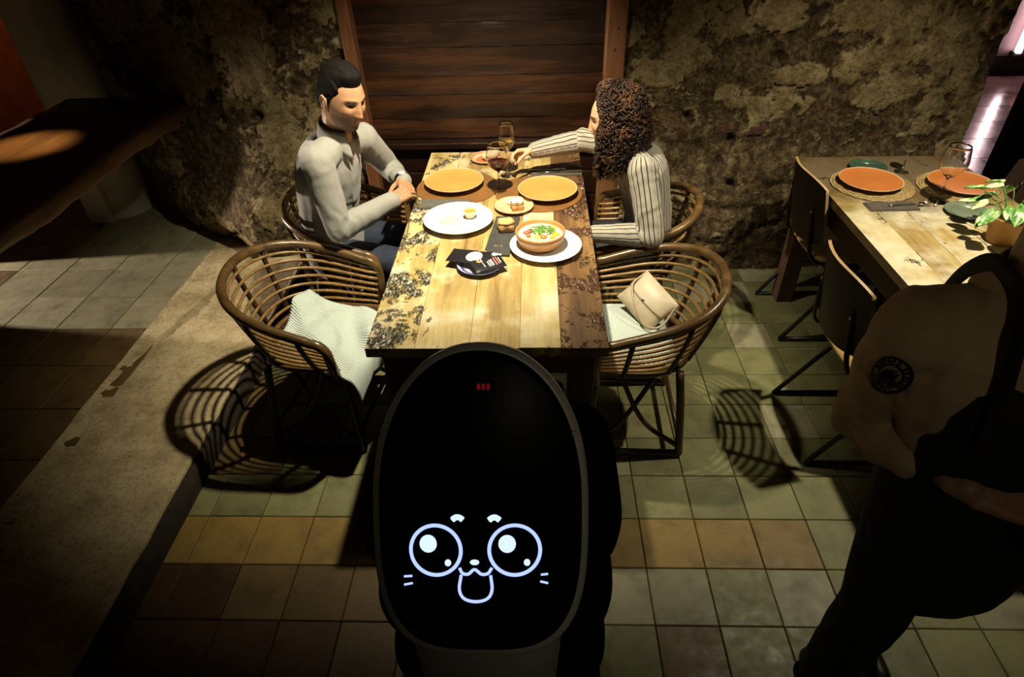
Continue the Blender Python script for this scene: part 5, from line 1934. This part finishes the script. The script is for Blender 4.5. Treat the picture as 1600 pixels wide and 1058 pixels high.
sc, al = stripe_attr(P, [(hip, chest, 0.125, wf_), (shR, elR, 0.052, (0, 1, 0)), (elR, wrR, 0.043, (0, 1, 0)), (shL, elL, 0.052, (-0.5, 1, 0)), (elL, wrL, 0.043, (0, 1, 0)), (chest, nb, 0.11, wf_)])
fattr(me, 'stripe', sc)
shirt = finish('shirt', me, SHIRT_W, BASE_W, wom)
TRW = plain('black_trousers', (0.012, 0.011, 0.013), 0.8, 0.3, 60, 0.2)
tr = MB()
for sy in (-1, 1):
    h_ = np.array([0.50, 2.54 + sy * 0.08, 0.51]); kn = np.array([0.10, 2.52 + sy * 0.09, 0.51]); an = np.array([0.12, 2.52 + sy * 0.09, 0.10])
    tr.capsule(h_, 0.082, kn, 0.056); tr.capsule(kn, 0.056, an, 0.040)
tr.capsule((0.51, 2.47, 0.52), 0.095, (0.51, 2.61, 0.52), 0.095)
me = remesh(tr, 0.008, 4, 'trousers'); cloth_folds(me, 0.005, 9, 18)
finish('trousers', me, TRW, BASE_W, wom)
for sy in (-1, 1):
    shoe(wom, (0.12, 2.52 + sy * 0.09, 0), (-1, 0, 0), BASE_W)

HAIR_W = NT('curly_brown_hair')
v = HAIR_W.coord()
HAIR_W.set(Base_Color=HAIR_W.ramp(HAIR_W.noise(v, 14, 3), [(0.35, (0.014, 0.007, 0.004)), (0.55, (0.050, 0.021, 0.009)), (0.72, (0.15, 0.062, 0.022))]), Roughness=0.5, Specular_IOR_Level=0.4)
HAIR_W.bump(HAIR_W.noise(v, 300, 3), 0.3, 0.003)
HAIR_W = HAIR_W.m


def mask_w(P):
    x, y, z = P[:, 0], P[:, 1], P[:, 2]
    line = np.where(x > 0.02, np.interp(np.abs(y), [0, 0.03, 0.055, 0.07, 0.09], [0.088, 0.085, 0.07, 0.02, -0.10]), -0.12)
    return sstep(-0.006, 0.008, z - line)


hb = shell_hair(HC_W, HR_W, lambda P: 0.006 + 0.004 * sstep(0.0, 0.1, P[:, 2]) + 0.006 * sstep(0.03, -0.06, P[:, 0]), mask_w, 25, True, 0.95, (1.6, 1.6, 1.6), 0.008)
hb.capsule(HC_W + HR_W @ np.array([-0.030, 0, 0.0]), 0.074, HC_W + HR_W @ np.array([-0.045, 0, -0.12]) + (0.0, 0, 0), 0.066, flat=1.0)
hb.capsule(HC_W + HR_W @ np.array([-0.015, 0.050, 0.0]), 0.040, HC_W + HR_W @ np.array([0.005, 0.068, -0.145]), 0.032)
hb.capsule(HC_W + HR_W @ np.array([-0.015, -0.050, 0.0]), 0.040, HC_W + HR_W @ np.array([0.0, -0.068, -0.12]), 0.032)
me = remesh(hb, 0.0045, 3, 'hair')
P, N = coords(me), normals(me)
setco(me, P + N * (0.012 * (fbm(P * 45, 3, 51) - 0.5))[:, None])
hair = finish('hair', me, HAIR_W, BASE_W, wom)
cb = MB()
rg = np.random.default_rng(5)
Rz = basis(math.pi - 0.10)
for k in range(2100):
    az = rg.uniform(-math.pi, math.pi)
    sg = 1.0 if az > 0 else -1.0
    el0 = math.asin(rg.uniform(0.0, 0.9999) ** 0.75)
    if abs(az) < 0.75 and el0 < 0.85:
        continue
    kk = 1.0 + 0.26 * rg.uniform() ** 1.3
    rr = rg.uniform(0.003, 0.013); ph0 = rg.uniform(0, 6.28); sgn = rg.choice((-1, 1))
    zend = rg.uniform(-0.20, -0.07) - (0.02 if abs(az) < 1.9 else 0.0)
    pts = []
    for e in np.linspace(el0, 0.0, 16):           # over the skull
        a_ = sg * max(abs(az), 1.18 - 0.75 * max(0.0, e - 0.25))
        pts.append((0.108 * kk * math.cos(a_) * math.cos(e), 0.087 * kk * math.sin(a_) * math.cos(e), 0.122 * kk * math.sin(e)))
    x0, y0, z0 = pts[-1]
    fl = rg.uniform(-0.10, 0.14)
    for q in np.linspace(0, 1, 14)[1:]:           # then falling free
        pts.append((x0 * (1 + fl * q) + 0.012 * math.sin(5 * q + ph0), y0 * (1 + (fl + 0.05) * q) + 0.012 * math.cos(4 * q + ph0), z0 + (zend - z0) * q))
    pts = np.array(pts)
    arc = np.r_[0, np.cumsum(np.linalg.norm(np.diff(pts, axis=0), axis=1))]
    ns = max(24, int(arc[-1] / 0.0052))
    sv = np.linspace(0, arc[-1], ns)
    path = np.stack([np.interp(sv, arc, pts[:, c]) for c in range(3)], 1)
    T_, N_, B_ = frames(path)
    w = ph0 + sgn * sv / rg.uniform(0.018, 0.045) * 2 * math.pi
    amp = rr * np.minimum(1, 0.35 + sv / 0.10)
    path = path + amp[:, None] * (np.cos(w)[:, None] * N_ + np.sin(w)[:, None] * B_)
    cb.tube(path @ Rz.T + HC_W, 0.0020 * (1 - 0.5 * (sv / arc[-1]) ** 3), 4)
cb2 = cb.mesh('curls', HAIR_W, True)
co = finish('curls', cb2, HAIR_W, BASE_W, hair)
co['kind'] = 'stuff'

# ======== the waiter ==================================================
BASE_A = np.array([0.85, 0.84, 0.0])
af = np.array([0.10, -0.995, 0])
hip, waist, chest, nb = (0.865, 0.84, 0.92), (0.85, 0.83, 1.04), (0.81, 0.83, 1.20), (0.785, 0.83, 1.345)
shR, shL = (0.655, 0.855, 1.275), (0.94, 0.86, 1.30)
elR, elL = (0.685, 0.945, 0.995), (1.05, 0.90, 1.03)
wrR, wrL = (0.745, 0.715, 1.045), (0.96, 0.68, 1.03)
HC_A, HR_A = np.array([0.785, 0.79, 1.545]), basis(-math.pi / 2 + 0.25, 0.15, 0.0)
sk = MB()
add_head(sk, HC_A, HR_A)
sk.capsule(nb, 0.060, HC_A + HR_A @ np.array([-0.028, 0, -0.055]), 0.057)
sk.capsule(chest, 0.10, nb, 0.060, flat=0.7, ref=af)
for a, b, w in ((shR, elR, wrR), (shL, elL, wrL)):
    sk.capsule(nb, 0.05, a, 0.045); sk.capsule(a, 0.042, b, 0.038); sk.capsule(b, 0.040, w, 0.028)
hand_caps(sk, wrR, (0.09, -0.04, 0.0), (0.2, 0.5, -0.8), (0, -0.3, 1), (0.4, 0.5, 0.4))
hand_caps(sk, wrL, (-0.07, -0.06, 0.0), (0.0, 0.6, -0.8), (0, -0.3, 1), (0.4, 0.5, 0.4))
me = remesh(sk, 0.005, 2, 'person')
cattr(me, 'Col', face_colours(coords(me), HC_A, HR_A, SKIN_BASE * 0.85, beard=0.2))
wai = finish('person', me, SKIN, BASE_A)
tag(wai, 'standing waiter in a cream shirt with rolled sleeves and black apron', 'person')
eyes(wai, HC_A, HR_A, BASE_A)
me = remesh(shell_hair(HC_A, HR_A, thick_m, mask_m, 15), 0.0045, 1, 'hair')
finish('hair', me, HAIR_M, BASE_A, wai)
t = NT('cream_shirt'); v = t.coord()
t.set(Base_Color=t.ramp(t.noise(v, 9, 3), [(0.3, (0.40, 0.275, 0.14)), (0.7, (0.52, 0.37, 0.20))]), Roughness=0.85)
t.bump(t.noise(v, 320, 3), 0.15, 0.002)
SHIRT_A = t.m
sh = MB()
sh.capsule(hip, 0.160, waist, 0.155, flat=0.72, ref=af)
sh.capsule(waist, 0.155, chest, 0.175, flat=0.70, ref=af)
sh.capsule(chest, 0.165, np.array(nb) - (0, 0, 0.05), 0.105, flat=0.70, ref=af)
for a in (shR, shL):
    sh.capsule(np.array(nb) + (0, 0.01, -0.015), 0.058, np.array(a), 0.066)
for a, b, w in ((shR, elR, wrR), (shL, elL, wrL)):
    a, b, w = np.array(a), np.array(b), np.array(w)
    sh.capsule(a, 0.070, b, 0.060)
    d = w - b; d /= np.linalg.norm(d)
    sh.capsule(b, 0.060, b + d * 0.075, 0.054)
    sh.capsule(b + d * 0.085, 0.062, b + d * 0.125, 0.056)
me = remesh(sh, 0.0065, 4, 'shirt')
cloth_folds(me, 0.016, 8, 23, [(elR, np.array(wrR) - np.array(elR), 0.12, 0.006), (shR, np.array(elR) - np.array(shR), 0.12, 0.004)])
shirt = finish('shirt', me, SHIRT_A, BASE_A, wai)
collar(shirt, np.array(nb) + (0, 0.0, 0.02), (0, -0.1, 1), af, 0.070, BASE_A, SHIRT_A)
# apron: bib, skirt, straps
APR = plain('black_apron', (0.010, 0.009, 0.009), 0.85, 0.2, 50, 0.1)
ap = MB()
ap.capsule(np.array(chest) + af * 0.034 + (-0.005, 0, -0.02), 0.150, np.array(waist) + af * 0.03, 0.158, flat=0.70, ref=af)
ap.capsule(np.array(waist) + af * 0.012, 0.166, np.array(hip) + af * 0.012, 0.180, flat=0.74, ref=af)
ap.capsule(np.array(hip) + af * 0.012, 0.182, (0.885, 0.815, 0.70), 0.165, flat=0.74, ref=af)
me = remesh(ap, 0.008, 4, 'apron'); cloth_folds(me, 0.007, 8, 33)
apron = finish('apron', me, APR, BASE_A, wai)
for sd, x in ((1, 0.705), (-1, 0.875)):
    p = smooth_path([(x - 0.01 * sd, 0.675, 1.17), (x - 0.005 * sd, 0.712, 1.30), (x + 0.008 * sd, 0.775, 1.392), (x + 0.01 * sd, 0.87, 1.402), (x + 0.03 * sd, 0.955, 1.28), (x + 0.06, 0.985, 1.05)], 40)
    MB().tube(p - BASE_A, 0.015, 10, flat=0.4).build('strap', APR, apron, smooth=True)
TRA = plain('black_work_trousers', (0.008, 0.008, 0.009), 0.85, 0.2, 50, 0.1)
tr = MB()
tr.capsule((0.80, 0.84, 0.93), 0.105, (0.93, 0.84, 0.93), 0.105)
tr.capsule((0.795, 0.84, 0.90), 0.098, (0.80, 0.80, 0.50), 0.072); tr.capsule((0.80, 0.80, 0.50), 0.072, (0.81, 0.84, 0.08), 0.060)
tr.capsule((0.935, 0.84, 0.90), 0.095, (0.92, 0.90, 0.50), 0.070); tr.capsule((0.93, 0.90, 0.50), 0.070, (0.975, 1.0, 0.10), 0.055)
me = remesh(tr, 0.008, 4, 'trousers'); cloth_folds(me, 0.007, 8, 43)
finish('trousers', me, TRA, BASE_A, wai)
shoe(wai, (0.81, 0.84, 0), (0, -1, 0), BASE_A)
shoe(wai, (0.975, 1.0, 0), (0.1, -1, 0), BASE_A)
# round emblem printed on the sleeve, bent round the arm
EMB = plain('emblem_print', (0.020, 0.014, 0.010), 0.8)
ax0, ax1 = np.array(shR), np.array(elR)
axis = (ax1 - ax0) / np.linalg.norm(ax1 - ax0)
f0 = np.array([-0.66, -0.72, 0.1]); f0 -= axis * (f0 @ axis); f0 /= np.linalg.norm(f0)
s0 = np.cross(axis, f0)


def on_sleeve(u, w, lift=0.0835):
    """u across, w up, metres on the cloth"""
    t_ = 0.13
    c = ax0 + (ax1 - ax0) * t_ - axis * w * 1.35
    a = u * 0.68 / 0.07
    return c + lift * (f0 * math.cos(a) + s0 * math.sin(a)) - BASE_A


def em(pts, w, closed=False):
    return [on_sleeve(x, y) for x, y in pts], w, closed


strokes = []
A = np.linspace(0, 2 * math.pi, 50, endpoint=False)
strokes.append(em([(0.037 * math.cos(a), 0.037 * math.sin(a)) for a in A], 0.0022, True))
strokes.append(em([(0.0235 * math.cos(a), 0.0235 * math.sin(a)) for a in A], 0.0016, True))
for k, a in enumerate(np.linspace(0.1, 2 * math.pi, 22)):
    if k % 7 == 6:
        continue
    c, s = math.cos(a), math.sin(a)
    strokes.append(em([(0.027 * c, 0.027 * s), (0.0335 * c, 0.0335 * s)], 0.0014))
    if k % 2:
        strokes.append(em([(0.030 * c, 0.030 * s), (0.030 * math.cos(a + 0.15), 0.030 * math.sin(a + 0.15))], 0.0013))
for (x, h) in ((-0.010, 0.010), (-0.003, 0.014), (0.004, 0.012), (0.011, 0.009)):
    strokes.append(em([(x - 0.002, -h), (x + 0.003, 0), (x - 0.001, h)], 0.0018))
strokes.append(em([(0.016 * math.cos(a), -0.004 + 0.013 * math.sin(a)) for a in np.linspace(3.3, 6.1, 14)], 0.0016))
eb = MB()
for p, w, cl in strokes:
    eb.tube(p, w, 6, closed=cl)
eb.build('emblem', EMB, shirt, smooth=True)
